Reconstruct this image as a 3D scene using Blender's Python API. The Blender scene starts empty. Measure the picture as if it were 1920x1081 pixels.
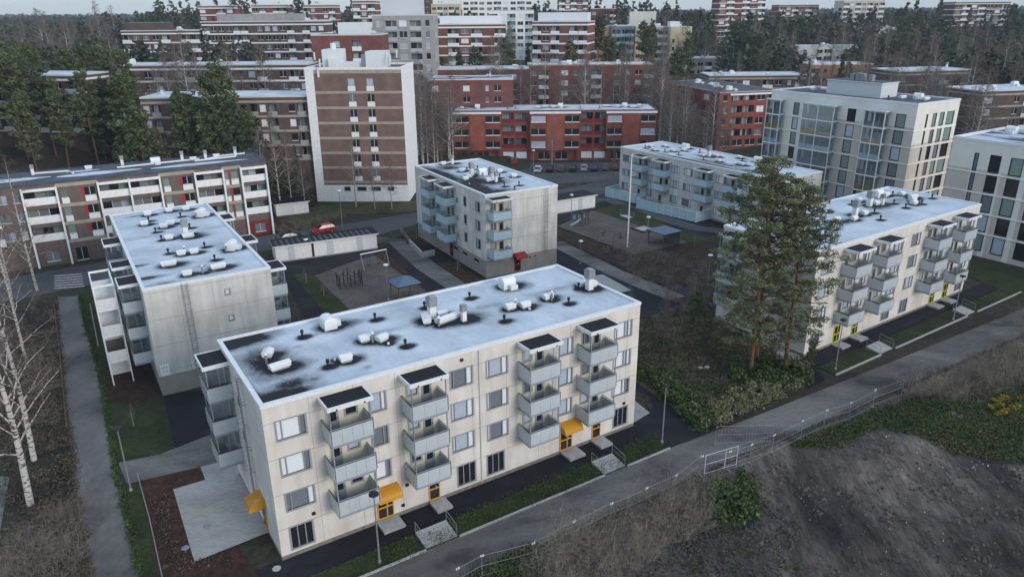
import bpy, math, random
import numpy as np
from math import radians as R, sin, cos, pi
S = bpy.context.scene
COL = S.collection
rng = random.Random(7)
nr = np.random.default_rng(11)

# ------------------------------------------------------------------ camera, sky, sun
FPX, PITCH, ROLL, CAMZ = 1375.05, R(20.6386), R(-0.44814), 36.764
cam = bpy.data.cameras.new('camera'); camo = bpy.data.objects.new('camera', cam); COL.objects.link(camo)
cam.sensor_fit = 'HORIZONTAL'; cam.sensor_width = 36; cam.lens = 36 * FPX / 1920
cam.clip_start = 0.5; cam.clip_end = 9000
fw = np.array([0, cos(PITCH), -sin(PITCH)]); up = np.array([0, sin(PITCH), cos(PITCH)]); ex = np.array([1., 0, 0])
CX = cos(ROLL) * ex + sin(ROLL) * up; CU = -sin(ROLL) * ex + cos(ROLL) * up
from mathutils import Matrix, Vector
camo.matrix_world = Matrix(((CX[0], CU[0], -fw[0], 0), (CX[1], CU[1], -fw[1], 0), (CX[2], CU[2], -fw[2], CAMZ), (0, 0, 0, 1)))
S.camera = camo
SUN_EL, SUN_AZ = R(15), R(132)      # azimuth clockwise from +Y
w = bpy.data.worlds.new('World'); S.world = w; w.use_nodes = True
nt = w.node_tree; bg = nt.nodes['Background']
sky = nt.nodes.new('ShaderNodeTexSky'); sky.sky_type = 'NISHITA'; sky.sun_disc = False
sky.sun_elevation = SUN_EL; sky.sun_rotation = SUN_AZ; sky.air_density = 1.0; sky.dust_density = 0.8; sky.ozone_density = 3.0
# thin high overcast over the clear sky: bluer overhead, paler at the horizon, broken by soft cloud
_tc = nt.nodes.new('ShaderNodeTexCoord'); _sp = nt.nodes.new('ShaderNodeSeparateXYZ'); nt.links.new(_tc.outputs['Generated'], _sp.inputs[0])
_rp = nt.nodes.new('ShaderNodeValToRGB'); _rp.color_ramp.elements[0].position = 0.0; _rp.color_ramp.elements[1].position = 0.75
_rp.color_ramp.elements[0].color = (2.3, 2.65, 2.98, 1); _rp.color_ramp.elements[1].color = (2.9, 3.65, 4.6, 1); nt.links.new(_sp.outputs[2], _rp.inputs[0])
_mp = nt.nodes.new('ShaderNodeMapping'); _mp.inputs['Scale'].default_value = (1, 1, 7); nt.links.new(_tc.outputs['Generated'], _mp.inputs[0])
_no = nt.nodes.new('ShaderNodeTexNoise'); _no.inputs['Scale'].default_value = 2.2; _no.inputs['Detail'].default_value = 6; nt.links.new(_mp.outputs[0], _no.inputs['Vector'])
_mr = nt.nodes.new('ShaderNodeMapRange'); _mr.inputs[1].default_value = 0.35; _mr.inputs[2].default_value = 0.65; _mr.inputs[3].default_value = 0.7; _mr.inputs[4].default_value = 1.0; nt.links.new(_no.outputs[0], _mr.inputs[0])
_mx = nt.nodes.new('ShaderNodeMix'); _mx.data_type = 'RGBA'; nt.links.new(_mr.outputs[0], _mx.inputs[0]); nt.links.new(sky.outputs[0], _mx.inputs[6]); nt.links.new(_rp.outputs[0], _mx.inputs[7])
nt.links.new(_mx.outputs[2], bg.inputs[0]); bg.inputs[1].default_value = 0.135
sl = bpy.data.lights.new('sun', 'SUN'); so = bpy.data.objects.new('sun', sl); COL.objects.link(so)
sl.energy = 1.0; sl.angle = R(24); sl.color = (1.0, 0.92, 0.86)
sd = Vector((sin(SUN_AZ) * cos(SUN_EL), cos(SUN_AZ) * cos(SUN_EL), sin(SUN_EL)))
so.rotation_euler = sd.to_track_quat('Z', 'Y').to_euler(); so.location = (0, 0, 200)
S.view_settings.view_transform = 'Standard'; S.view_settings.look = 'None'; S.view_settings.gamma = 1
S.view_settings.exposure = 0.92
S.cycles.max_bounces = 5; S.cycles.diffuse_bounces = 2; S.cycles.glossy_bounces = 2
S.cycles.transparent_max_bounces = 8; S.cycles.caustics_reflective = False; S.cycles.caustics_refractive = False

# ------------------------------------------------------------------ surveying helpers (photo pixel of a ground point -> where it stands)
def ray(px, py): return fw + CX * (px - 960) / FPX - CU * (py - 540.5) / FPX
def G(px, py, z=0.0):
    r = ray(px, py); t = (z - CAMZ) / r[2]; return (t * r[0], t * r[1])
def VZ(px, py, Y):
    r = ray(px, py); t = Y / r[1]; return (t * r[0], Y, CAMZ + t * r[2])
def pixel(x, y, z):
    d = np.array([x, y, z - CAMZ]); q = d @ fw
    if q <= 1: return (-9999, -9999)
    return (960 + FPX * (d @ CX) / q, 540.5 - FPX * (d @ CU) / q)
FO, FA = (-16.64, 42.48), R(32.6)
def E(x, y): return (FO[0] + x * cos(FA) - y * sin(FA), FO[1] + x * sin(FA) + y * cos(FA))

# ------------------------------------------------------------------ materials
M = {}
def mat(name, col, rough=0.85, var=0.0, scale=1.0, col2=None, bump=0.0, metal=0.0, spec=0.3, island=0.0, stretch=(1, 1, 1), detail=4, lo=0.35, hi=0.65):
    m = bpy.data.materials.new(name); m.use_nodes = True; n = m.node_tree; b = n.nodes['Principled BSDF']
    b.inputs['Base Color'].default_value = (*col, 1); b.inputs['Roughness'].default_value = rough
    b.inputs['Metallic'].default_value = metal; b.inputs['Specular IOR Level'].default_value = spec
    if col2 is None and var > 0: col2 = tuple(c * (1 - var) for c in col)
    last = None
    if col2 is not None:
        tc = n.nodes.new('ShaderNodeTexCoord'); mp = n.nodes.new('ShaderNodeMapping'); mp.inputs['Scale'].default_value = stretch
        no = n.nodes.new('ShaderNodeTexNoise'); no.inputs['Scale'].default_value = scale; no.inputs['Detail'].default_value = detail
        rp = n.nodes.new('ShaderNodeValToRGB'); rp.color_ramp.elements[0].position = lo; rp.color_ramp.elements[1].position = hi
        rp.color_ramp.elements[0].color = (*col, 1); rp.color_ramp.elements[1].color = (*col2, 1)
        n.links.new(tc.outputs['Object'], mp.inputs[0]); n.links.new(mp.outputs[0], no.inputs['Vector'])
        n.links.new(no.outputs[0], rp.inputs[0]); last = rp.outputs[0]
        if bump:
            bp = n.nodes.new('ShaderNodeBump'); bp.inputs['Strength'].default_value = bump; bp.inputs['Distance'].default_value = 0.2
            n.links.new(no.outputs[0], bp.inputs['Height']); n.links.new(bp.outputs[0], b.inputs['Normal'])
    if island:
        ge = n.nodes.new('ShaderNodeNewGeometry'); mr = n.nodes.new('ShaderNodeMapRange')
        mr.inputs[3].default_value = 1 - island; mr.inputs[4].default_value = 1 + island
        mx = n.nodes.new('ShaderNodeVectorMath'); mx.operation = 'SCALE'
        n.links.new(ge.outputs['Random Per Island'], mr.inputs[0]); n.links.new(mr.outputs[0], mx.inputs['Scale'])
        if last: n.links.new(last, mx.inputs[0])
        else: mx.inputs[0].default_value = col
        last = mx.outputs[0]
    if last: n.links.new(last, b.inputs['Base Color'])
    M[name] = m; return m

def ground_mat(name, stops, scale, scale2, stretch=(1, 1, 1), rough=0.95, bump=0.5, island=0, rot=None):
    grain = 0.5 if bump > 0.25 else 0.16
    """several noises mixed: broad patches between three colours, fine grain on top; world-sized (object coordinates)"""
    m = bpy.data.materials.new(name); m.use_nodes = True; n = m.node_tree; b = n.nodes['Principled BSDF']; L = n.links.new
    b.inputs['Roughness'].default_value = rough; b.inputs['Specular IOR Level'].default_value = 0.2
    tc = n.nodes.new('ShaderNodeTexCoord'); mp = n.nodes.new('ShaderNodeMapping'); mp.inputs['Scale'].default_value = stretch
    mp.inputs['Rotation'].default_value = (0, 0, -FA if rot is None else rot)
    L(tc.outputs['Object'], mp.inputs[0])
    a = n.nodes.new('ShaderNodeTexNoise'); a.inputs['Scale'].default_value = scale; a.inputs['Detail'].default_value = 7; a.inputs['Roughness'].default_value = 0.62
    a.inputs['Distortion'].default_value = 0.4
    f = n.nodes.new('ShaderNodeTexNoise'); f.inputs['Scale'].default_value = scale2; f.inputs['Detail'].default_value = 5; f.inputs['Roughness'].default_value = 0.7
    L(mp.outputs[0], a.inputs['Vector']); L(mp.outputs[0], f.inputs['Vector'])
    rp = n.nodes.new('ShaderNodeValToRGB'); el = rp.color_ramp.elements
    while len(el) < len(stops): el.new(0.5)
    for i, (p, c) in enumerate(stops): el[i].position = p; el[i].color = (*c, 1)
    L(a.outputs[0], rp.inputs[0])
    mr = n.nodes.new('ShaderNodeMapRange'); mr.inputs[1].default_value = 0.3; mr.inputs[2].default_value = 0.7; mr.inputs[3].default_value = 1 - grain; mr.inputs[4].default_value = 1 + grain
    L(f.outputs[0], mr.inputs[0])
    mx = n.nodes.new('ShaderNodeVectorMath'); mx.operation = 'SCALE'; L(rp.outputs[0], mx.inputs[0]); L(mr.outputs[0], mx.inputs['Scale'])
    L(mx.outputs[0], b.inputs['Base Color'])
    bp = n.nodes.new('ShaderNodeBump'); bp.inputs['Strength'].default_value = bump; bp.inputs['Distance'].default_value = 0.12
    L(f.outputs[0], bp.inputs['Height']); L(bp.outputs[0], b.inputs['Normal'])
    M[name] = m; return m

def panel_wall(name, col, seam_x=3.2, seam_z=2.85, zoff=0.25, dark=0.55, warm=None, stain=0.22):
    """precast concrete: seams every seam_x metres and every storey, vertical weather streaks"""
    m = bpy.data.materials.new(name); m.use_nodes = True; n = m.node_tree; b = n.nodes['Principled BSDF']; L = n.links.new
    b.inputs['Roughness'].default_value = 0.9; b.inputs['Specular IOR Level'].default_value = 0.2
    tc = n.nodes.new('ShaderNodeTexCoord'); sp = n.nodes.new('ShaderNodeSeparateXYZ'); L(tc.outputs['Object'], sp.inputs[0])
    def math_(op, a, c=None, d=None):
        k = n.nodes.new('ShaderNodeMath'); k.operation = op
        for i, v in enumerate((a, c, d)):
            if v is None: continue
            if isinstance(v, (int, float)): k.inputs[i].default_value = v
            else: L(v, k.inputs[i])
        return k.outputs[0]
    def seam(src, per, off, wd):
        q = math_('DIVIDE', math_('ADD', src, off), per); q = math_('FRACT', q); q = math_('ABSOLUTE', math_('SUBTRACT', q, 0.5))
        return math_('GREATER_THAN', q, 0.5 - wd / per)
    sm = math_('MAXIMUM', seam(sp.outputs[2], seam_z, zoff, 0.02), seam(math_('ADD', sp.outputs[0], sp.outputs[1]), seam_x, 0.05, 0.015))
    mp = n.nodes.new('ShaderNodeMapping'); mp.inputs['Scale'].default_value = (1.3, 1.3, 0.22); L(tc.outputs['Object'], mp.inputs[0])
    a = n.nodes.new('ShaderNodeTexNoise'); a.inputs['Scale'].default_value = 0.9; a.inputs['Detail'].default_value = 6; a.inputs['Roughness'].default_value = 0.6; L(mp.outputs[0], a.inputs['Vector'])
    g = n.nodes.new('ShaderNodeTexNoise'); g.inputs['Scale'].default_value = 0.35; g.inputs['Detail'].default_value = 3; L(tc.outputs['Object'], g.inputs['Vector'])
    rp = n.nodes.new('ShaderNodeValToRGB'); rp.color_ramp.elements[0].position = 0.34; rp.color_ramp.elements[1].position = 0.66
    c2 = warm or tuple(c * (1 - stain) for c in col)
    rp.color_ramp.elements[0].color = (*col, 1); rp.color_ramp.elements[1].color = (*c2, 1)
    av = math_('MULTIPLY', math_('ADD', a.outputs[0], g.outputs[0]), 0.5); L(math_('ADD', math_('MULTIPLY', math_('SUBTRACT', av, 0.5), 1.6), 0.5), rp.inputs[0])
    cbx = n.nodes.new('ShaderNodeCombineXYZ'); L(math_('FLOOR', math_('DIVIDE', math_('ADD', math_('ADD', sp.outputs[0], sp.outputs[1]), 0.05 + seam_x / 2), seam_x)), cbx.inputs[0]); L(math_('FLOOR', math_('DIVIDE', math_('ADD', sp.outputs[2], zoff + seam_z / 2), seam_z)), cbx.inputs[1])
    wn = n.nodes.new('ShaderNodeTexWhiteNoise'); L(cbx.outputs[0], wn.inputs['Vector'])
    st = n.nodes.new('ShaderNodeMapping'); st.inputs['Scale'].default_value = (2.2, 2.2, 0.10); L(tc.outputs['Object'], st.inputs[0])
    sn = n.nodes.new('ShaderNodeTexNoise'); sn.inputs['Scale'].default_value = 1.0; sn.inputs['Detail'].default_value = 4; L(st.outputs[0], sn.inputs['Vector'])
    tone = math_('ADD', math_('MULTIPLY', wn.outputs['Value'], 0.09), math_('MULTIPLY', math_('SUBTRACT', sn.outputs[0], 0.5), 0.17)); tone = math_('ADD', tone, 0.95)
    sc_n = n.nodes.new('ShaderNodeVectorMath'); sc_n.operation = 'SCALE'; L(rp.outputs[0], sc_n.inputs[0]); L(tone, sc_n.inputs['Scale'])
    mx = n.nodes.new('ShaderNodeMix'); mx.data_type = 'RGBA'; L(sm, mx.inputs[0]); L(sc_n.outputs[0], mx.inputs[6])
    mx.inputs[7].default_value = (*[c * dark for c in c2], 1); L(mx.outputs[2], b.inputs['Base Color'])
    M[name] = m; return m

def brick(name, c1, c2, mortar):
    m = bpy.data.materials.new(name); m.use_nodes = True; n = m.node_tree; b = n.nodes['Principled BSDF']; L = n.links.new
    b.inputs['Roughness'].default_value = 0.9; b.inputs['Specular IOR Level'].default_value = 0.15
    tc = n.nodes.new('ShaderNodeTexCoord'); sp = n.nodes.new('ShaderNodeSeparateXYZ'); L(tc.outputs['Object'], sp.inputs[0])
    ad = n.nodes.new('ShaderNodeMath'); L(sp.outputs[0], ad.inputs[0]); L(sp.outputs[1], ad.inputs[1])
    cb = n.nodes.new('ShaderNodeCombineXYZ'); L(ad.outputs[0], cb.inputs[0]); L(sp.outputs[2], cb.inputs[1])
    br = n.nodes.new('ShaderNodeTexBrick'); br.inputs['Scale'].default_value = 1; br.inputs['Mortar Size'].default_value = 0.012
    br.inputs['Brick Width'].default_value = 0.28; br.inputs['Row Height'].default_value = 0.09
    br.inputs[1].default_value = (*c1, 1); br.inputs[2].default_value = (*c2, 1); br.inputs[3].default_value = (*mortar, 1); L(cb.outputs[0], br.inputs[0])
    a = n.nodes.new('ShaderNodeTexNoise'); a.inputs['Scale'].default_value = 0.5; a.inputs['Detail'].default_value = 5; L(tc.outputs['Object'], a.inputs['Vector'])
    mr = n.nodes.new('ShaderNodeMapRange'); mr.inputs[1].default_value = 0.3; mr.inputs[2].default_value = 0.7; mr.inputs[3].default_value = 0.78; mr.inputs[4].default_value = 1.2; L(a.outputs[0], mr.inputs[0])
    mx = n.nodes.new('ShaderNodeVectorMath'); mx.operation = 'SCALE'; L(br.outputs[0], mx.inputs[0]); L(mr.outputs[0], mx.inputs['Scale']); L(mx.outputs[0], b.inputs['Base Color'])
    M[name] = m; return m

def roof_mat(name, light, dark):
    """frosted membrane: 'wet' vertex attribute is where the frost has melted around vents"""
    m = bpy.data.materials.new(name); m.use_nodes = True; n = m.node_tree; b = n.nodes['Principled BSDF']; L = n.links.new
    b.inputs['Roughness'].default_value = 0.8; b.inputs['Specular IOR Level'].default_value = 0.3
    at = n.nodes.new('ShaderNodeAttribute'); at.attribute_name = 'wet'
    tc = n.nodes.new('ShaderNodeTexCoord')
    a = n.nodes.new('ShaderNodeTexNoise'); a.inputs['Scale'].default_value = 1.1; a.inputs['Detail'].default_value = 7; a.inputs['Roughness'].default_value = 0.65; L(tc.outputs['Object'], a.inputs['Vector'])
    a2 = n.nodes.new('ShaderNodeTexNoise'); a2.inputs['Scale'].default_value = 0.28; a2.inputs['Detail'].default_value = 6; L(tc.outputs['Object'], a2.inputs['Vector'])
    a3 = n.nodes.new('ShaderNodeTexNoise'); a3.inputs['Scale'].default_value = 5.0; a3.inputs['Detail'].default_value = 4; L(tc.outputs['Object'], a3.inputs['Vector'])
    am = n.nodes.new('ShaderNodeMath'); am.operation = 'MULTIPLY_ADD'; am.inputs[1].default_value = 0.32; L(a3.outputs[0], am.inputs[0]); a4 = n.nodes.new('ShaderNodeMath'); a4.operation = 'MULTIPLY'; a4.inputs[1].default_value = 0.78; L(a.outputs[0], a4.inputs[0]); L(a4.outputs[0], am.inputs[2])
    s = n.nodes.new('ShaderNodeMath'); s.operation = 'MULTIPLY_ADD'; L(am.outputs[0], s.inputs[0]); s.inputs[1].default_value = 0.75; L(at.outputs['Fac'], s.inputs[2])
    rp = n.nodes.new('ShaderNodeValToRGB'); el = rp.color_ramp.elements
    el.new(0.5); el.new(0.6)
    for i, (p, c) in enumerate([(0.36, light), (0.52, tuple(x * 0.86 for x in light)), (0.78, tuple(0.45 * x + 0.55 * y for x, y in zip(light, dark))), (1.0, dark)]):
        el[i].position = p; el[i].color = (*c, 1)
    L(s.outputs[0], rp.inputs[0])
    mr = n.nodes.new('ShaderNodeMapRange'); mr.inputs[1].default_value = 0.3; mr.inputs[2].default_value = 0.7; mr.inputs[3].default_value = 0.78; mr.inputs[4].default_value = 1.12; L(a2.outputs[0], mr.inputs[0])
    # welded felt laps across the roof
    sp = n.nodes.new('ShaderNodeSeparateXYZ'); L(tc.outputs['Object'], sp.inputs[0])
    fr = n.nodes.new('ShaderNodeMath'); fr.operation = 'FRACT'; L(sp.outputs[0], fr.inputs[0])
    gt = n.nodes.new('ShaderNodeMath'); gt.operation = 'GREATER_THAN'; gt.inputs[1].default_value = 0.955; L(fr.outputs[0], gt.inputs[0])
    lp = n.nodes.new('ShaderNodeMapRange'); lp.inputs[3].default_value = 1; lp.inputs[4].default_value = 0.9; L(gt.outputs[0], lp.inputs[0])
    mm = n.nodes.new('ShaderNodeMath'); mm.operation = 'MULTIPLY'; L(mr.outputs[0], mm.inputs[0]); L(lp.outputs[0], mm.inputs[1])
    mx = n.nodes.new('ShaderNodeVectorMath'); mx.operation = 'SCALE'; L(rp.outputs[0], mx.inputs[0]); L(mm.outputs[0], mx.inputs['Scale']); L(mx.outputs[0], b.inputs['Base Color'])
    M[name] = m; return m

panel_wall('beige_panel', (0.67, 0.64, 0.595), warm=(0.555, 0.515, 0.465))
panel_wall('pale_panel', (0.64, 0.63, 0.595), warm=(0.48, 0.47, 0.435), dark=0.6)
mat('plinth', (0.22, 0.19, 0.165), var=0.3, scale=3)
mat('base_panel', (0.30, 0.275, 0.25), var=0.15, scale=1)
brick('red_brick', (0.245, 0.066, 0.052), (0.195, 0.053, 0.043), (0.20, 0.10, 0.085))
brick('orange_brick', (0.34, 0.082, 0.056), (0.285, 0.07, 0.048), (0.26, 0.13, 0.1))
brick('brown_brick', (0.20, 0.118, 0.10), (0.165, 0.098, 0.084), (0.19, 0.15, 0.13))
brick('dark_brick', (0.115, 0.075, 0.066), (0.09, 0.06, 0.054), (0.12, 0.10, 0.09))
brick('dull_brick', (0.20, 0.072, 0.06), (0.165, 0.06, 0.052), (0.17, 0.1, 0.09))
brick('tan_brick', (0.42, 0.2, 0.1), (0.36, 0.17, 0.09), (0.3, 0.22, 0.16))
mat('white_paint', (0.82, 0.82, 0.81), var=0.12, scale=1.5, rough=0.7)
mat('cream_wall', (0.72, 0.71, 0.65), var=0.08, scale=0.6)
mat('beige_wall', (0.54, 0.49, 0.44), var=0.1, scale=0.6)
mat('grey_wall', (0.36, 0.35, 0.34), var=0.2, scale=0.8)
mat('band_beige', (0.40, 0.34, 0.28), var=0.2, scale=1)
mat('red_paint', (0.33, 0.03, 0.026), rough=0.6)
mat('dark_red', (0.16, 0.02, 0.025), rough=0.6)
mat('ochre', (0.35, 0.23, 0.05))
mat('yellow_wall', (0.55, 0.49, 0.32), var=0.1, scale=1)
mat('orange_wall', (0.45, 0.28, 0.15), var=0.1, scale=1)
mat('blue_glass_wall', (0.14, 0.22, 0.27), rough=0.3)
mat('brown_panel', (0.155, 0.115, 0.10), var=0.2, scale=1.5, stretch=(1, 1, 0.2))
mat('alu', (0.30, 0.32, 0.34), rough=0.5, metal=0.2)
mat('alu_light', (0.55, 0.58, 0.6), rough=0.5)
mat('white_metal', (0.72, 0.74, 0.75), rough=0.45, var=0.1, scale=4)
mat('galvanised', (0.30, 0.32, 0.34), rough=0.45, metal=0.4, var=0.25, scale=6)
mat('black_metal', (0.015, 0.016, 0.02), rough=0.5)
mat('black_felt', (0.014, 0.015, 0.02), rough=0.9, var=0.3, scale=6)
mat('parapet_glass', (0.47, 0.515, 0.54), rough=0.25, spec=0.6, var=0.1, scale=1.2)
mat('parapet_blue', (0.42, 0.56, 0.63), rough=0.25, spec=0.6, var=0.08, scale=1.2)
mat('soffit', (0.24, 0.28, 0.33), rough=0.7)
mat('yellow_metal', (0.62, 0.29, 0.025), rough=0.45)
mat('yellow_green', (0.55, 0.52, 0.03), rough=0.5)
mat('pane_dark', (0.018, 0.02, 0.024), rough=0.08, spec=0.6)
mat('pane_mid', (0.16, 0.18, 0.21), rough=0.15, spec=0.6)
mat('pane_blind', (0.42, 0.48, 0.56), rough=0.2, spec=0.6, var=0.08, scale=3)
mat('pane_white', (0.72, 0.75, 0.78), rough=0.25, spec=0.6)
mat('pane_green', (0.20, 0.27, 0.25), rough=0.15, spec=0.6)
mat('cream_inner', (0.62, 0.58, 0.45), var=0.05, scale=1)
mat('timber', (0.13, 0.10, 0.075), var=0.3, scale=4)
mat('blue_roof', (0.10, 0.15, 0.22), rough=0.6, var=0.15, scale=2)
mat('concrete', (0.36, 0.355, 0.35), var=0.25, scale=2.5)
mat('concrete_light', (0.46, 0.455, 0.44), var=0.2, scale=3)
mat('kerb_stone', (0.42, 0.41, 0.39), var=0.25, scale=5)
mat('street_paint', (0.5, 0.5, 0.5), var=0.5, scale=3)
mat('rubber', (0.012, 0.012, 0.013), rough=0.8)
mat('rim', (0.35, 0.36, 0.38), rough=0.3, metal=0.7)
mat('lamp_glass', (0.75, 0.76, 0.78), rough=0.3)
mat('tail_light', (0.35, 0.01, 0.01), rough=0.3)
for nme, c in dict(car_red=(0.42, 0.015, 0.012), car_black=(0.02, 0.021, 0.024), car_silver=(0.45, 0.46, 0.48), car_blue=(0.03, 0.05, 0.14), car_grey=(0.12, 0.12, 0.13), car_white=(0.7, 0.7, 0.7), car_wine=(0.15, 0.015, 0.03)).items():
    mat(nme, c, rough=0.25, spec=0.6, metal=0.1)
roof_mat('frost_roof', (0.53, 0.58, 0.64), (0.012, 0.013, 0.018))
mat('dark_roof', (0.05, 0.055, 0.07), col2=(0.09, 0.10, 0.125), scale=0.5)
mat('white_roof', (0.62, 0.66, 0.72), col2=(0.42, 0.46, 0.52), scale=0.4)
mat('mixed_roof', (0.45, 0.5, 0.58), col2=(0.06, 0.065, 0.08), scale=0.35, lo=0.45, hi=0.55, stretch=(0.4, 1, 1))
ground_mat('forest_floor', [(0.3, (0.018, 0.016, 0.013)), (0.5, (0.045, 0.04, 0.028)), (0.7, (0.03, 0.036, 0.017))], 0.08, 1.4)
ground_mat('old_asphalt', [(0.36, (0.055, 0.052, 0.052)), (0.44, (0.10, 0.094, 0.09)), (0.53, (0.135, 0.126, 0.12)), (0.62, (0.18, 0.168, 0.158))], 0.15, 3.5, stretch=(0.6, 1.0, 1), bump=0.05)
ground_mat('grey_path', [(0.36, (0.060, 0.057, 0.056)), (0.44, (0.105, 0.099, 0.095)), (0.53, (0.14, 0.131, 0.125)), (0.63, (0.175, 0.164, 0.155))], 0.13, 3.0, stretch=(1.0, 0.6, 1), bump=0.05)
ground_mat('street_asphalt', [(0.3, (0.055, 0.056, 0.06)), (0.5, (0.085, 0.085, 0.09)), (0.7, (0.11, 0.11, 0.115))], 0.12, 3, stretch=(0.6, 1, 1), bump=0.05)
ground_mat('new_asphalt', [(0.3, (0.012, 0.012, 0.016)), (0.5, (0.017, 0.017, 0.022)), (0.72, (0.034, 0.034, 0.040))], 0.2, 7, bump=0.15)
ground_mat('lawn', [(0.3, (0.020, 0.022, 0.010)), (0.45, (0.026, 0.034, 0.012)), (0.6, (0.038, 0.050, 0.018)), (0.75, (0.06, 0.055, 0.03))], 0.3, 5, bump=1)
ground_mat('rough_grass', [(0.3, (0.028, 0.026, 0.014)), (0.45, (0.05, 0.056, 0.022)), (0.58, (0.08, 0.078, 0.036)), (0.7, (0.05, 0.04, 0.024))], 0.16, 3, bump=1)
ground_mat('bark_mulch', [(0.3, (0.028, 0.016, 0.012)), (0.5, (0.055, 0.027, 0.019)), (0.75, (0.10, 0.048, 0.033))], 1.2, 9, bump=1)
ground_mat('dark_mulch', [(0.3, (0.020, 0.013, 0.009)), (0.5, (0.040, 0.024, 0.016)), (0.75, (0.075, 0.042, 0.026))], 1.0, 6, bump=1)
ground_mat('play_sand', [(0.3, (0.075, 0.062, 0.056)), (0.5, (0.10, 0.084, 0.076)), (0.7, (0.125, 0.105, 0.095))], 0.3, 5, bump=0.3)
ground_mat('dirt', [(0.34, (0.022, 0.019, 0.018)), (0.43, (0.05, 0.042, 0.039)), (0.50, (0.075, 0.062, 0.055)), (0.57, (0.105, 0.087, 0.077)), (0.68, (0.165, 0.138, 0.122))], 0.14, 1.7, stretch=(1.9, 0.5, 1), bump=1, rot=-0.25)
ground_mat('pavers', [(0.3, (0.24, 0.235, 0.23)), (0.5, (0.31, 0.30, 0.29)), (0.7, (0.37, 0.36, 0.345))], 0.35, 3, stretch=(0.6, 1.5, 1), bump=0.08)
mat('bark_pine', (0.10, 0.065, 0.045), col2=(0.20, 0.10, 0.05), scale=1.5, stretch=(1, 1, 0.4))
mat('bark_grey', (0.13, 0.115, 0.10), var=0.35, scale=2)
mat('bark_birch', (0.48, 0.46, 0.43), col2=(0.07, 0.06, 0.055), scale=3.2, stretch=(0.6, 0.6, 1.7), lo=0.52, hi=0.6)
mat('twig_brown', (0.165, 0.13, 0.112), island=0.3)
mat('twig_pale', (0.22, 0.185, 0.155), island=0.3)
mat('twig_tan', (0.235, 0.205, 0.155), island=0.5)
mat('needles', (0.068, 0.092, 0.045), col2=(0.11, 0.135, 0.06), scale=0.45, island=0.45)
mat('needles_dark', (0.042, 0.064, 0.036), col2=(0.07, 0.095, 0.048), scale=0.4, island=0.45)
mat('needles_hero', (0.105, 0.13, 0.062), col2=(0.15, 0.165, 0.08), scale=0.5, island=0.5)
mat('needles_far', (0.046, 0.064, 0.042), col2=(0.092, 0.080, 0.068), scale=0.02, island=0.4, lo=0.45, hi=0.6)
mat('leaf_green', (0.08, 0.115, 0.032), col2=(0.035, 0.06, 0.02), scale=0.7, island=0.5)
mat('leaf_weed', (0.045, 0.075, 0.022), col2=(0.085, 0.08, 0.03), scale=0.4, island=0.5)
mat('leaf_yellow', (0.33, 0.24, 0.02), col2=(0.10, 0.11, 0.02), scale=0.8, island=0.5)
mat('leaf_hedge', (0.22, 0.19, 0.12), col2=(0.13, 0.15, 0.05), scale=0.6, island=0.55)
mat('leaf_brown', (0.115, 0.09, 0.068), col2=(0.06, 0.05, 0.032), scale=0.5, island=0.5)
mat('stone_light', (0.36, 0.345, 0.33), island=0.4)
mat('stone_brown', (0.10, 0.08, 0.07), island=0.5)
mat('stone_dark', (0.06, 0.055, 0.055), island=0.5)
gm = bpy.data.materials.new('clear_glass'); gm.use_nodes = True; _n = gm.node_tree; _n.nodes.clear()
_o = _n.nodes.new('ShaderNodeOutputMaterial'); _m = _n.nodes.new('ShaderNodeMixShader'); _t = _n.nodes.new('ShaderNodeBsdfTransparent'); _g = _n.nodes.new('ShaderNodeBsdfGlossy')
_t.inputs[0].default_value = (0.86, 0.91, 0.93, 1); _g.inputs[0].default_value = (0.8, 0.9, 1, 1); _g.inputs['Roughness'].default_value = 0.05; _m.inputs[0].default_value = 0.16
_n.links.new(_t.outputs[0], _m.inputs[1]); _n.links.new(_g.outputs[0], _m.inputs[2]); _n.links.new(_m.outputs[0], _o.inputs[0]); M['clear_glass'] = gm

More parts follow.
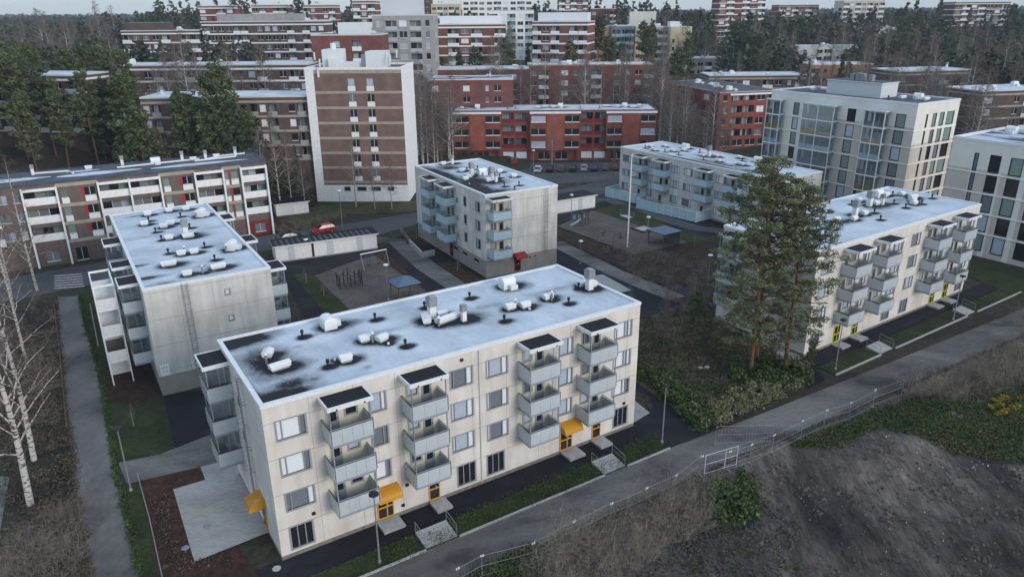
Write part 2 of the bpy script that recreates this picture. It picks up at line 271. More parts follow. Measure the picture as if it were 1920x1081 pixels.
# ------------------------------------------------------------------ mesh building
class MB:
    def __init__(s): s.v = []; s.f = []; s.m = []; s.mats = []
    def mi(s, name):
        if name not in s.mats: s.mats.append(name)
        return s.mats.index(name)
    def face(s, pts, mt):
        n = len(s.v); s.v += [tuple(p) for p in pts]; s.f.append(tuple(range(n, n + len(pts)))); s.m.append(s.mi(mt)); return s
    def box(s, x0, y0, z0, x1, y1, z1, mt, top=None):
        n = len(s.v); s.v += [(x0, y0, z0), (x1, y0, z0), (x1, y1, z0), (x0, y1, z0), (x0, y0, z1), (x1, y0, z1), (x1, y1, z1), (x0, y1, z1)]
        i = s.mi(mt); t = s.mi(top) if top else i
        for q, k in (((3, 2, 1, 0), i), ((4, 5, 6, 7), t), ((0, 1, 5, 4), i), ((1, 2, 6, 5), i), ((2, 3, 7, 6), i), ((3, 0, 4, 7), i)):
            s.f.append(tuple(n + a for a in q)); s.m.append(k)
        return s
    def tube(s, pts, rad, mt, k=6, cap=True):
        n0 = len(s.v); i = s.mi(mt); P = [Vector(p) for p in pts]
        for a, p in enumerate(P):
            d = (P[min(a + 1, len(P) - 1)] - P[max(a - 1, 0)]).normalized()
            u = d.cross(Vector((0, 0, 1))) if abs(d.z) < 0.95 else d.cross(Vector((1, 0, 0))); u.normalize(); v = d.cross(u)
            r = rad[a] if isinstance(rad, (list, tuple)) else rad
            for j in range(k):
                t = 2 * pi * j / k; s.v.append(tuple(p + (u * cos(t) + v * sin(t)) * r))
        for a in range(len(P) - 1):
            for j in range(k):
                q = n0 + a * k; s.f.append((q + j, q + (j + 1) % k, q + k + (j + 1) % k, q + k + j)); s.m.append(i)
        if cap: s.f.append(tuple(n0 + (len(P) - 1) * k + j for j in range(k))); s.m.append(i)
        return s
    def cyl(s, x, y, z0, z1, r, mt, k=10, r2=None): return s.tube([(x, y, z0), (x, y, z1)], [r, r if r2 is None else r2], mt, k)
    def prism(s, poly, z0, z1, mt, top=None):
        n = len(poly); b = len(s.v); s.v += [(p[0], p[1], z0) for p in poly] + [(p[0], p[1], z1) for p in poly]
        i = s.mi(mt); s.f.append(tuple(b + n + a for a in range(n))); s.m.append(s.mi(top) if top else i)
        for a in range(n): s.f.append((b + a, b + (a + 1) % n, b + n + (a + 1) % n, b + n + a)); s.m.append(i)
        return s
    def mesh(s, name, smooth=False):
        me = bpy.data.meshes.new(name); me.from_pydata(s.v, [], s.f)
        for q in s.mats: me.materials.append(M[q])
        me.polygons.foreach_set('material_index', s.m)
        if smooth: me.polygons.foreach_set('use_smooth', [True] * len(s.f))
        me.update(); return me

def obj(name, mesh, parent=None, loc=(0, 0, 0), rz=0.0, **kw):
    o = bpy.data.objects.new(name, mesh); COL.objects.link(o)
    o.location = loc; o.rotation_euler = (0, 0, rz)
    if parent is not None: o.parent = parent
    for k, v in kw.items():
        if v is not None: o[k] = v
    return o
def thing(name, label, cat, loc=(0, 0, 0), rz=0.0, group=None, mesh=None): return obj(name, mesh, None, loc, rz, label=label, category=cat, group=group)
def put(spec, parent, loc=(0, 0, 0), rz=0.0):
    """spec = (name, mesh, [sub specs]) : copies share mesh data"""
    o = obj(spec[0], spec[1], parent, loc, rz)
    for c in spec[2]: put(c, o)
    return o
def struct(name, mesh, loc=(0, 0, 0)): return obj(name, mesh, None, loc, 0, kind='structure')
def place(name, label, cat, spec, loc, rz=0, group=None, scale=None):
    t = thing(name, label, cat, loc, rz, group, spec[1])
    for c in spec[2]: put(c, t)
    if scale: t.scale = scale if isinstance(scale, tuple) else (scale,) * 3
    return t
def quads(name, C, A, B, mt, parent=None, **kw):
    """N quads: centre C, half-axes A and B (numpy Nx3)"""
    n = len(C); v = np.empty((n, 4, 3)); v[:, 0] = C - A - B; v[:, 1] = C + A - B; v[:, 2] = C + A + B; v[:, 3] = C - A + B
    me = bpy.data.meshes.new(name); me.vertices.add(4 * n); me.vertices.foreach_set('co', v.reshape(-1).astype(np.float32))
    me.loops.add(4 * n); me.loops.foreach_set('vertex_index', np.arange(4 * n, dtype=np.int32))
    me.polygons.add(n); me.polygons.foreach_set('loop_start', np.arange(0, 4 * n, 4, dtype=np.int32)); me.polygons.foreach_set('loop_total', np.full(n, 4, dtype=np.int32))
    me.materials.append(M[mt]); me.update(calc_edges=True); return me
def rand_axes(n, s, flat=0.0, aspect=1.0):
    a = nr.normal(size=(n, 3)); a[:, 2] *= (1 - flat); a /= np.linalg.norm(a, axis=1)[:, None]
    b = nr.normal(size=(n, 3)); b[:, 2] *= (1 - flat); b -= (a * b).sum(1)[:, None] * a; b /= np.linalg.norm(b, axis=1)[:, None]
    sz = s * nr.uniform(0.6, 1.3, n)[:, None]
    return a * sz * aspect, b * sz / aspect

# ------------------------------------------------------------------ windows, balconies
_cache = {}
PN = ['pane_dark', 'pane_mid', 'pane_blind', 'pane_white', 'pane_green']
def window(w, h, style='grey', pat=(2,), bars=()):
    """origin = lower left corner of the opening on the wall plane; x along, -y outward"""
    key = ('w', round(w, 2), round(h, 2), style, tuple(pat), tuple(bars))
    if key in _cache: return _cache[key]
    fm = {'grey': 'alu', 'white': 'white_metal', 'dark': 'black_metal', 'red': 'dark_red', 'yellow': 'yellow_metal', 'lime': 'yellow_green'}[style]
    b = MB(); t = 0.09 if style == 'grey' else 0.06
    b.box(-0.05, -0.03, -0.14, w + 0.05, 0.09, 0.0, fm); b.box(-0.05, -0.03, h, w + 0.05, 0.09, h + t, fm)
    b.box(-0.05, -0.028, 0.0, t, 0.09, h, fm); b.box(w - t, -0.028, 0.0, w + 0.05, 0.09, h, fm)
    xs = [t] + [x * w for x in bars] + [w - t]
    for x in bars: b.box(x * w - 0.035, 0.0, 0.0, x * w + 0.035, 0.09, h, fm)
    p = MB()
    for i in range(len(xs) - 1):
        p.face([(xs[i], 0.1, 0.0), (xs[i + 1], 0.1, 0.0), (xs[i + 1], 0.1, h), (xs[i], 0.1, h)], PN[pat[i % len(pat)]])
    _cache[key] = ('window', b.mesh('window'), [('pane', p.mesh('pane'), [])]); return _cache[key]
def small_window(w, h, pat):
    key = ('s', round(w, 2), round(h, 2), pat)
    if key not in _cache:
        p = MB().face([(0, 0.12, 0), (w, 0.12, 0), (w, 0.12, h), (0, 0.12, h)], PN[pat]); p.box(-0.03, -0.04, -0.12, w + 0.03, 0.1, 0.0, 'white_metal')
        if w > 1.3: p.box(w * .5 - .04, 0.05, 0, w * .5 + .04, 0.11, h, 'alu_light')
        _cache[key] = ('window', p.mesh('window'), [])
    return _cache[key]

def balcony(w, d=1.75, sheet='parapet_glass', glaze='top', posts=True, lower=False):
    """z=0 floor slab underside; floor to ceiling 2.85"""
    key = ('b', w, d, sheet, glaze, posts)
    if key in _cache: return _cache[key]
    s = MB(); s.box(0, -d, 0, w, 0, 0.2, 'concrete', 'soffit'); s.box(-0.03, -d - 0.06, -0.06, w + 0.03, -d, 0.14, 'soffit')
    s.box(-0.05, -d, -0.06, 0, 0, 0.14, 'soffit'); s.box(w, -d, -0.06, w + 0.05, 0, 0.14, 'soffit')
    if posts:
        for x in (0.04, w - 0.04): s.box(x - 0.04, -d + 0.0, 0.2, x + 0.04, -d + 0.08, 2.85, 'alu')
    p = MB(); n = max(2, int(w / 0.75))
    for i in range(n):
        p.box(i * w / n + 0.008, -d - 0.09, 0.145, (i + 1) * w / n - 0.008, -d - 0.065, 1.3, sheet)
    for x in (-0.09, w + 0.06): p.box(x, -d - 0.09, 0.145, x + 0.03, -0.03, 1.3, sheet)
    r = MB()
    for q in ([(-0.07, -0.02, 1.4), (-0.07, -d - 0.07, 1.4)], [(w + 0.07, -0.02, 1.4), (w + 0.07, -d - 0.07, 1.4)]): r.tube(q, 0.035, 'black_metal', 4)
    r.tube([(-0.07, -d - 0.07, 1.4), (w + 0.07, -d - 0.07, 1.4)], 0.028, 'alu', 4)
    for i in range(n + 1): r.tube([(i * w / n, -d - 0.04, 0.15), (i * w / n, -d - 0.04, 1.4)], 0.018, 'alu', 4)
    kids = [('parapet', p.mesh('parapet'), []), ('handrail', r.mesh('handrail'), [])]
    if glaze:
        g = MB()
        def pane(x0, y0, x1, y1, z0=1.42, z1=2.78): g.face([(x0, y0, z0), (x1, y1, z0), (x1, y1, z1), (x0, y0, z1)], 'clear_glass')
        if glaze in ('all', 'front'):
            k = max(3, int(w / 0.7))
            for i in range(k): pane(i * w / k + 0.03, -d + 0.1, (i + 1) * w / k - 0.03, -d + 0.1); g.box(i * w / k - 0.015, -d + 0.085, 1.42, i * w / k + 0.015, -d + 0.115, 2.8, 'alu')
        if glaze in ('all', 'left', 'sides', 'top'):
            for i in range(2): pane(0.03, -d * i / 2 - 0.05, 0.03, -d * (i + 1) / 2); g.box(0, -d * (i + 1) / 2, 0.2, 0.04, -d * (i + 1) / 2 + 0.05, 2.8, 'alu')
            g.box(0, -d, 1.38, 0.04, 0, 1.45, 'alu')
        if glaze == 'sides': kids.append(('glazing', g.mesh('glazing'), [])); g = MB()
        if glaze in ('all', 'sides', 'right'):
            for i in range(2): pane(w - 0.03, -d * i / 2 - 0.05, w - 0.03, -d * (i + 1) / 2); g.box(w - 0.04, -d * (i + 1) / 2, 0.2, w, -d * (i + 1) / 2 + 0.05, 2.8, 'alu')
        kids.append(('glazing', g.mesh('glazing'), []))
    _cache[key] = ('balcony', s.mesh('balcony'), kids); return _cache[key]
def balcony_roof(w, d=1.75):
    key = ('br', w, d)
    if key not in _cache:
        b = MB(); b.box(-0.15, -d - 0.2, 0, w + 0.15, 0, 0.24, 'white_metal')
        b.box(-0.05, -d - 0.1, 0.24, w + 0.05, -0.002, 0.27, 'black_felt')
        for q in ((-0.15, -d - 0.2, w + 0.15, -d - 0.1), (-0.15, -d - 0.1, -0.05, -0.002), (w + 0.05, -d - 0.1, w + 0.15, -0.002)):
            b.box(q[0], q[1], 0.24, q[2], q[3], 0.31, 'white_metal')
        for x in (0.5, w - 0.5): b.cyl(x, -d - 0.24, 0.02, 0.12, 0.05, 'black_metal', 6)
        _cache[key] = ('balcony_roof', b.mesh('balcony_roof'), [])
    return _cache[key]
def door(w=0.85, h=2.1, style='alu', glass=(0.35, 0.9)):
    key = ('d', w, h, style)
    if key not in _cache:
        b = MB(); b.box(0, -0.02, 0, w, 0.06, h, style); p = MB()
        p.face([(w * .2, -0.025, h * .4), (w * .8, -0.025, h * .4), (w * .8, -0.025, h * .92), (w * .2, -0.025, h * .92)], 'pane_dark')
        k = MB().box(w * .88, -0.07, h * .47, w * .93, -0.02, h * .53, 'black_metal')
        _cache[key] = ('door', b.mesh('door'), [('pane', p.mesh('pane'), []), ('handle', k.mesh('handle'), [])])
    return _cache[key]

# ------------------------------------------------------------------ roof equipment
def wob(b, x0, y0, z0, x1, y1, z1, mt):   # hood with a pitched lid
    b.box(x0, y0, z0, x1, y1, z1, mt); ym = (y0 + y1) / 2
    b.face([(x0 - .06, y0 - .06, z1), (x1 + .06, y0 - .06, z1), (x1 + .06, ym, z1 + .18), (x0 - .06, ym, z1 + .18)], mt)
    b.face([(x1 + .06, y1 + .06, z1), (x0 - .06, y1 + .06, z1), (x0 - .06, ym, z1 + .18), (x1 + .06, ym, z1 + .18)], mt)
    b.face([(x0 - .06, y0 - .06, z1), (x0 - .06, ym, z1 + .18), (x0 - .06, y1 + .06, z1)], mt); b.face([(x1 + .06, y0 - .06, z1), (x1 + .06, y1 + .06, z1), (x1 + .06, ym, z1 + .18)], mt)
def gear(kind):
    key = ('g', kind)
    if key in _cache: return _cache[key]
    b = MB(); name = 'roof_vent'
    if kind == 'pipe': b.cyl(0, 0, 0, 0.55, 0.09, 'black_metal', 8); b.cyl(0, 0, 0.45, 0.72, 0.15, 'black_metal', 8); b.cyl(0, 0, 0, 0.04, 0.33, 'black_felt', 8); name = 'vent_pipe'
    elif kind == 'box': b.box(-.42, -.33, 0, .42, .33, .18, 'alu'); wob(b, -.5, -.4, .18, .5, .4, .5, 'white_metal')
    elif kind == 'long': b.box(-.75, -.3, 0, .75, .3, .18, 'alu'); wob(b, -.85, -.38, .18, .85, .38, .48, 'white_metal')
    elif kind == 'longer': b.box(-1.2, -.28, 0, 1.2, .28, .18, 'alu'); wob(b, -1.3, -.34, .18, 1.3, .34, .5, 'white_metal')
    elif kind == 'post': b.cyl(0, 0, 0, 0.95, .11, 'galvanised', 8); b.cyl(0, 0, .85, 1.05, .17, 'white_metal', 8, 0.1)
    elif kind == 'hatch':
        b.box(-.75, -.6, 0, .75, .6, .75, 'white_metal')
        for i in range(6):
            a0, a1 = pi * i / 6, pi * (i + 1) / 6; y0, y1 = -.6 * cos(a0), -.6 * cos(a1); z0, z1 = .75 + .42 * sin(a0), .75 + .42 * sin(a1)
            b.face([(-.75, y0, z0), (.75, y0, z0), (.75, y1, z1), (-.75, y1, z1)], 'lamp_glass'); b.face([(-.75, y0, z0), (-.75, y1, z1), (-.75, 0, .75)], 'lamp_glass'); b.face([(.75, y1, z1), (.75, y0, z0), (.75, 0, .75)], 'lamp_glass')
        b.box(-.2, -1.15, 0, .65, -.6, .5, 'white_metal'); name = 'roof_hatch'
    elif kind == 'chimney':
        b.box(-.32, -.32, 0, .32, .32, 1.25, 'white_metal'); b.box(-.42, -.42, 1.25, .42, .42, 2.15, 'galvanised'); b.box(-.3, -.3, 2.15, .3, .3, 2.28, 'alu')
        for i in range(4): b.box(-.43, -.43, 1.33 + i * .2, .43, .43, 1.37 + i * .2, 'alu')
        name = 'chimney'
    elif kind == 'tall': b.box(-.22, -.22, 0, .22, .22, 1.0, 'white_metal'); b.box(-.28, -.28, 1.0, .28, .28, 1.6, 'galvanised'); name = 'chimney'
    elif kind == 'tiny': b.cyl(0, 0, 0, .16, .12, 'white_metal', 8)
    _cache[key] = (name, b.mesh(kind), []); return _cache[key]
STAIN = dict(pipe=.62, box=.95, long=1.3, longer=1.6, post=.65, hatch=1.35, chimney=1.25, tall=1.15, tiny=.45)

# ------------------------------------------------------------------ buildings
class Bld:
    def __init__(s, name, label, x, y, deg, L, W, h, wall, z0=0.0, group=None, cat='apartment building', pl=None):
        s.root = thing(name, label, cat, (x, y, z0), R(deg), group); s.L, s.W, s.h, s.wall = L, W, h, wall
        s.holes = [[], [], [], []]; s.patch = [[], [], [], []]; s.pl = pl; s.deep = 4 if z0 > 1 else 0
    def fr(s, k): return [(0, 0, 0, s.L), (s.L, 0, pi / 2, s.W), (s.L, s.W, pi, s.L), (0, s.W, -pi / 2, s.W)][k]
    def put(s, k, spec, u, z, d=0.0):
        x, y, a, _ = s.fr(k); return put(spec, s.root, (x + u * cos(a) - d * -sin(a), y + u * sin(a) - d * cos(a), z), a)
    def hole(s, k, u0, z0, u1, z1, dep=0.14): s.holes[k].append((u0, z0, u1, z1, dep))
    def win(s, k, u, z, w, h, **kw): s.hole(k, u, z, u + w, z + h); return s.put(k, window(w, h, **kw), u, z)
    def swin(s, k, u, z, w, h, pat): s.hole(k, u, z, u + w, z + h, 0.12); return s.put(k, small_window(w, h, pat), u, z)
    def loggia(s, k, u, z, w, h, mt, par=1.0, dep=1.3, back=0):
        s.hole(k, u, z, u + w, z + h, dep)
        key = ('lg', round(w, 2), round(h, 2), mt, par, dep, back)
        if key not in _cache:
            b = MB(); b.box(-0.04, -0.1, -0.15, w + 0.04, 0.03, par, mt)
            g = MB(); n = max(2, int(w / 1.1))
            for i in range(n): g.face([(i * w / n, dep - .02, 0), ((i + 1) * w / n, dep - .02, 0), ((i + 1) * w / n, dep - .02, h), (i * w / n, dep - .02, h)], PN[[0, 4, 1, 0, 4, 2][(i + back) % 6]])
            for i in range(n + 1): g.box(max(0, i * w / n - .05), dep - .1, 0, min(w, i * w / n + .05), dep - .03, h, ['brown_panel', 'alu_light'][back % 2])
            _cache[key] = ('balcony', b.mesh('balcony'), [('glazed_back', g.mesh('glazed_back'), [])])
        return s.put(k, _cache[key], u, z)
    def balc(s, k, u, z0, n, w=3.0, d=1.75, pitch=2.85, sheet='parapet_glass', glaze=('top',), roof=True, doorside=0, winb=True, wallpatch=True):
        """column of n balconies, lowest slab underside at z0"""
        for i in range(n):
            zz = z0 + i * pitch; gl = glaze[min(i, len(glaze) - 1)]
            s.put(k, balcony(w, d, sheet, gl, True), u, zz)
            du = u + (0.35 if doorside == 0 else w - 1.25)
            s.put(k, door(0.85, 2.05), du, zz + 0.21, 0.01)
            if winb:
                wu = u + (w - 1.35 if doorside == 0 else 0.4); s.win(k, wu, zz + 1.25, 0.95, 0.95, style='grey', pat=(rng.choice([0, 1, 2]),))
            if wallpatch: s.patch[k].append((u + 0.02, zz + 0.2, u + w - 0.02, zz + 2.8, 'cream_inner'))
        if roof: s.put(k, balcony_roof(w, d), u, z0 + n * pitch)
    def finish(s, roofmat='frost_roof', items=(), blobs=(), edge='white_metal', par=0.14, edgew=0.28, res=0.3, plinth=None, stripe=None):
        b = MB()
        for k in range(4):
            ox, oy, a, LL = s.fr(k); H = s.holes[k]; Pt = list(s.patch[k])
            if plinth: Pt.append((0, -9, LL, plinth[0], plinth[1]))
            rd = lambda v: round(v, 4)
            us = sorted({0.0, rd(LL)} | {rd(c) for q in H for c in (q[0], q[2])} | {rd(min(max(c, 0), LL)) for q in Pt for c in (q[0], q[2])})
            zs = sorted({-float(s.deep), rd(s.h)} | {rd(c) for q in H for c in (q[1], q[3])} | {rd(min(max(c, -s.deep), s.h)) for q in Pt for c in (q[1], q[3])})
            T = lambda u, z, d=0: (ox + u * cos(a) - d * sin(a), oy + u * sin(a) + d * cos(a), z)
            for i in range(len(us) - 1):
                uc = (us[i] + us[i + 1]) / 2; run = None
                for j in range(len(zs) - 1):
                    zc = (zs[j] + zs[j + 1]) / 2; skip = any(q[0] < uc < q[2] and q[1] < zc < q[3] for q in H); mt = s.wall
                    for q in Pt:
                        if q[0] <= uc <= q[2] and q[1] <= zc <= q[3]: mt = q[4]
                    if skip or (run and run[2] != mt):
                        if run: b.face([T(us[i], run[0]), T(us[i + 1], run[0]), T(us[i + 1], run[1]), T(us[i], run[1])], run[2])
                        run = None
                    if not skip: run = (run[0], zs[j + 1], mt) if run else (zs[j], zs[j + 1], mt)
                if run: b.face([T(us[i], run[0]), T(us[i + 1], run[0]), T(us[i + 1], run[1]), T(us[i], run[1])], run[2])
            for (u0, z0, u1, z1, dp) in H:
                for p, q in (((u0, z0), (u1, z0)), ((u1, z0), (u1, z1)), ((u1, z1), (u0, z1)), ((u0, z1), (u0, z0))):
                    b.face([T(*p), T(*q), T(*q, dp), T(*p, dp)], s.wall)
                if dp > 0.5: b.face([T(u0, z0, dp), T(u1, z0, dp), T(u1, z1, dp), T(u0, z1, dp)], s.wall)
        obj('wall', b.mesh('wall'), s.root)
        # roof sheet
        if roofmat == 'frost_roof':
            nx, ny = int(s.L / res) + 2, int(s.W / res) + 2
            X, Y = np.meshgrid(np.linspace(0.02, s.L - 0.02, nx), np.linspace(0.02, s.W - 0.02, ny)); wet = np.zeros_like(X)
            for (kd, x, y, *r) in items:
                rr = STAIN[kd]; dx, dy = X - x - 0.15 * rr, Y - y
                dx = np.where(dx > 0, dx * 0.72, dx)
                wet = np.maximum(wet, np.clip(1.25 - 0.85 * np.sqrt(dx ** 2 + (dy * 1.15) ** 2) / rr, 0, 0.75))
            for (x, y, rx, ry, st) in blobs:
                wet = np.maximum(wet, st * np.clip(1.3 - np.sqrt(((X - x) / rx) ** 2 + ((Y - y) / ry) ** 2), 0, 1))
            if stripe: wet = np.maximum(wet, stripe[1] * np.clip(1 - np.abs(Y - stripe[0]) / 0.9, 0, 1) * (0.6 + 0.4 * np.sin(X * 0.7)))
            v = [(float(a), float(c), s.h + 0.0) for a, c in zip(X.ravel(), Y.ravel())]
            f = [(j * nx + i, j * nx + i + 1, (j + 1) * nx + i + 1, (j + 1) * nx + i) for j in range(ny - 1) for i in range(nx - 1)]
            me = bpy.data.meshes.new('roof'); me.from_pydata(v, [], f); at = me.attributes.new('wet', 'FLOAT', 'POINT'); at.data.foreach_set('value', wet.ravel().astype(np.float32))
            me.materials.append(M[roofmat]); me.update()
        else: me = MB().face([(0.02, .02, s.h), (s.L - .02, .02, s.h), (s.L - .02, s.W - .02, s.h), (0.02, s.W - .02, s.h)], roofmat).mesh('roof')
        s.roof = obj('roof', me, s.root)
        e = MB(); L, W, h, t = s.L, s.W, s.h, edgew; o = 0.05
        for q in ((-o, -o, L + o, t), (-o, W - t, L + o, W + o), (-o, t, t, W - t), (L - t, t, L + o, W - t)): e.box(q[0], q[1], h - 0.12, q[2], q[3], h + par, edge)
        obj('roof_edge', e.mesh('roof_edge'), s.root)
        for (kd, x, y, *r) in items: _g = put(gear(kd), s.roof, (x, y, s.h + 0.005), R(r[0]) if r else 0); _g.scale = (.88, .88, .9)
        return s
#@@PART2
# ------------------------------------------------------------------ the four storey blocks of the estate
def wpat(): return rng.choice([(3, 2, 3), (3, 2, 3), (3, 2, 3), (3, 1, 3), (1, 2, 3), (3, 3, 1), (1, 1, 3), (2, 2, 1)])
GRP = 'low apartment blocks of the estate'
F = Bld('apartment_block', 'nearest beige apartment block with grey balcony towers and yellow door canopies', FO[0], FO[1], 32.6, 33.28, 12.56, 12.5, 'beige_panel', group=GRP)
ROWS = [(9.72, 1.42), (6.87, 1.42), (4.0, 1.38)]
for z, h in ROWS:
    F.win(0, 0.75, z, 2.12, h, pat=wpat(), bars=(0.2, 0.78)); F.win(0, 7.42, z, 1.36, h, pat=rng.choice([(2, 3), (3, 1), (1, 1)]), bars=(0.72,))
    F.win(0, 14.05, z, 2.0, h, pat=wpat(), bars=(0.15, 0.72)); F.win(0, 17.27, z, 2.02, h, pat=wpat(), bars=(0.15, 0.72))
    F.win(0, 24.4, z, 1.45, h, pat=rng.choice([(2, 3), (3, 3), (1, 2)]), bars=(0.66,)); F.win(0, 30.4, z, 2.02, h, pat=rng.choice([(3, 2, 3), (3, 3, 1)]), bars=(0.6, 0.78))
for u in (0.75, 14.37, 17.15, 30.68): F.win(0, u, 0.72, 1.72, 1.78, pat=(0, 0, 0), bars=(0.34, 0.67))
F.balc(0, 3.95, 3.2, 3, 3.0, glaze=(None, None, 'top'), doorside=0, pitch=2.87)
F.balc(0, 10.0, 3.2, 3, 2.85, glaze=('left', 'left', 'left'), doorside=1, pitch=2.87)
F.balc(0, 20.3, 3.2, 3, 2.9, glaze=('sides', 'sides', 'sides'), doorside=1, pitch=2.87)
F.balc(0, 26.35, 3.2, 3, 2.85, glaze=(None, None, 'left'), doorside=1, pitch=2.87)
F.balc(3, 0.8, 3.2, 3, 2.55, glaze=('all',), doorside=0, pitch=2.87)
for z in (6.3, 9.2): F.win(3, 4.9, z, 0.6, 0.6, pat=(1,))
def canopy(w=2.0, d=1.15, mt='yellow_metal'):
    key = ('cn', w, d, mt)
    if key not in _cache:
        b = MB(); n = 9; k = 6
        for j in range(n):
            u0, u1 = j * w / n, (j + 1) * w / n
            for i in range(k):
                a0, a1 = i / k * pi / 2, (i + 1) / k * pi / 2
                P = lambda u, a, o=0: (u, -d * sin(a) - o, .62 * cos(a) + o)
                b.face([P(u0, a0), P(u0, a1), P(u1 - .03, a1), P(u1 - .03, a0)], mt); b.face([P(u1 - .06, a0, .035), P(u1 - .06, a1, .035), P(u1 - .01, a1, .035), P(u1 - .01, a0, .035)], mt)
        for x_ in (0.0, w - .03): b.face([(x_, 0, -.1)] + [(x_, -d * sin(i / k * pi / 2), .62 * cos(i / k * pi / 2)) for i in range(k + 1)] + [(x_, -d, -.1)], mt)
        b.box(0, -d - .04, -.1, w, -d + .02, .02, mt); b.box(-.02, -d, -.1, .03, 0, 0, mt); b.box(w - .03, -d, -.1, w + .02, 0, 0, mt)
        _cache[key] = ('door_canopy', b.mesh('door_canopy'), [])
    return _cache[key]
def entry(B, k, u, w=1.35, mt='yellow_metal', can=True, z=0.35, h=2.1, side=True):
    b = MB(); b.box(0, -0.05, 0, w, 0.04, 0.1, mt); b.box(0, -0.05, h - .1, w, 0.04, h, mt)
    for x in ([0, w * .55, w - .09] if w > 1.15 else [0, w - .09]): b.box(x, -0.05, .1, x + .09, 0.04, h - .1, mt)
    b.box(0.09, -0.04, h * .45, w - .09, 0.04, h * .45 + .12, mt)
    p = MB(); p.face([(.09, .0, .1), (w - .09, .0, .1), (w - .09, .0, h - .1), (.09, .0, h - .1)], 'pane_dark')
    hd = MB().box(w * .6, -.14, 1.0, w * .6 + .04, -.06, 1.3, 'alu_light')
    B.put(k, ('door', b.mesh('door'), [('pane', p.mesh('pane'), []), ('handle', hd.mesh('handle'), [])]), u, z, 0.03)
    if can: B.put(k, canopy(1.9, 1.1, 'yellow_metal' if mt != 'red_paint' else 'red_paint'), u - 0.15, z + h + 0.15, 0.0)
entry(F, 0, 7.38); entry(F, 0, 11.75, 0.98, can=False); entry(F, 0, 24.6); entry(F, 0, 28.2, 0.98, can=False)
F.put(3, canopy(1.5, 1.2), 8.0, 2.75); entry(F, 3, 8.2, 1.0, can=False)
dp = MB(); dp.tube([(0, 0, 0.3), (0, 0, 12.3)], 0.05, 'alu_light', 6)
for u in (16.62,): F.put(0, ('drainpipe', dp.mesh('drainpipe'), []), u, 0, 0.06)
lamp = MB().box(-.12, -.12, -.1, .12, 0, .12, 'black_metal')
for k, u, z in ((0, 2.6, 3.05), (0, 9.95, 2.6), (0, 15.1, 11.9), (0, 31.9, 2.9), (0, 9.5, .9), (0, 27.5, 3.0)): F.put(k, ('wall_lamp', lamp.mesh('wall_lamp'), []), u, z)
def ladder(h):
    b = MB()
    for x in (-.25, .25): b.box(x - .025, -.3, 0, x + .025, -.25, h, 'galvanised')
    for i in range(int(h / .3)): b.box(-.22, -.29, .2 + i * .3, .22, -.26, .23 + i * .3, 'galvanised')
    for i in range(int(h / 2) + 1):
        for x in (-.25, .25): b.box(x - .02, -.25, .3 + i * 1.9, x + .02, 0, .34 + i * 1.9, 'galvanised')
    for i in range(int(h / .8) - 3):
        z = 2.6 + i * .8; b.tube([(.3 * cos(a), -.3 - .35 * sin(a) * 1.6, z) for a in [pi * q / 6 for q in range(7)]], .015, 'galvanised', 3, False)
    return ('ladder', b.mesh('ladder'), [])
F.put(3, ladder(10.2), 7.2, 2.4)
F.finish(items=[('hatch', 8.33, 10.3, 90), ('box', 2.6, 7.5, 60), ('post', 2.15, 6.3), ('long', 2.75, 5.0, 8), ('box', 9.75, 6.05), ('box', 10.9, 5.35, 20), ('post', 10.2, 5.5), ('tiny', 11.1, 4.5), ('box', 7.2, 3.5), ('tiny', 6.6, 4.1), ('chimney', 16.35, 7.3), ('long', 15.6, 6.9, 70), ('box', 17.2, 7.2), ('longer', 17.1, 6.0, 12), ('tall', 18.3, 5.3), ('post', 16.0, 5.4),
                ('hatch', 25.6, 10.0, 0), ('box', 22.9, 5.3), ('post', 23.4, 5.2), ('box', 24.2, 4.9), ('tiny', 24.3, 4.3), ('box', 27.0, 5.4), ('post', 27.1, 4.9), ('chimney', 31.7, 5.3), ('box', 32.3, 5.7), ('box', 31.6, 6.4),
                ('pipe', 5.87, 9.5), ('pipe', 12.11, 9.55), ('pipe', 5.77, 3.25), ('pipe', 12, 3.3), ('pipe', 16.77, 9.6), ('pipe', 21.2, 9.4), ('pipe', 21, 3.2), ('pipe', 27.86, 3.4), ('pipe', 30.9, 5.9)],
         blobs=[(0.8, 11.6, 3.8, 1.7, .95), (2.2, 6.4, 2.4, 3.8, .62), (1.2, .7, 3.4, 1.7, .8), (2.6, 2.2, 2.2, 1.2, .6), (0.1, 1.5, .6, 3.5, .6), (18.2, 5.9, 2.6, 1.6, .7), (4.3, 2.0, .6, .4, .5), (10, 10.2, 1.6, .8, .5), (5.0, 8.0, .5, .3, .4), (8.2, 1.7, .4, .3, .4), (26.8, 9.6, 1.6, 1.0, .5)],
         stripe=(7.0, .34), plinth=(.36, 'plinth'))

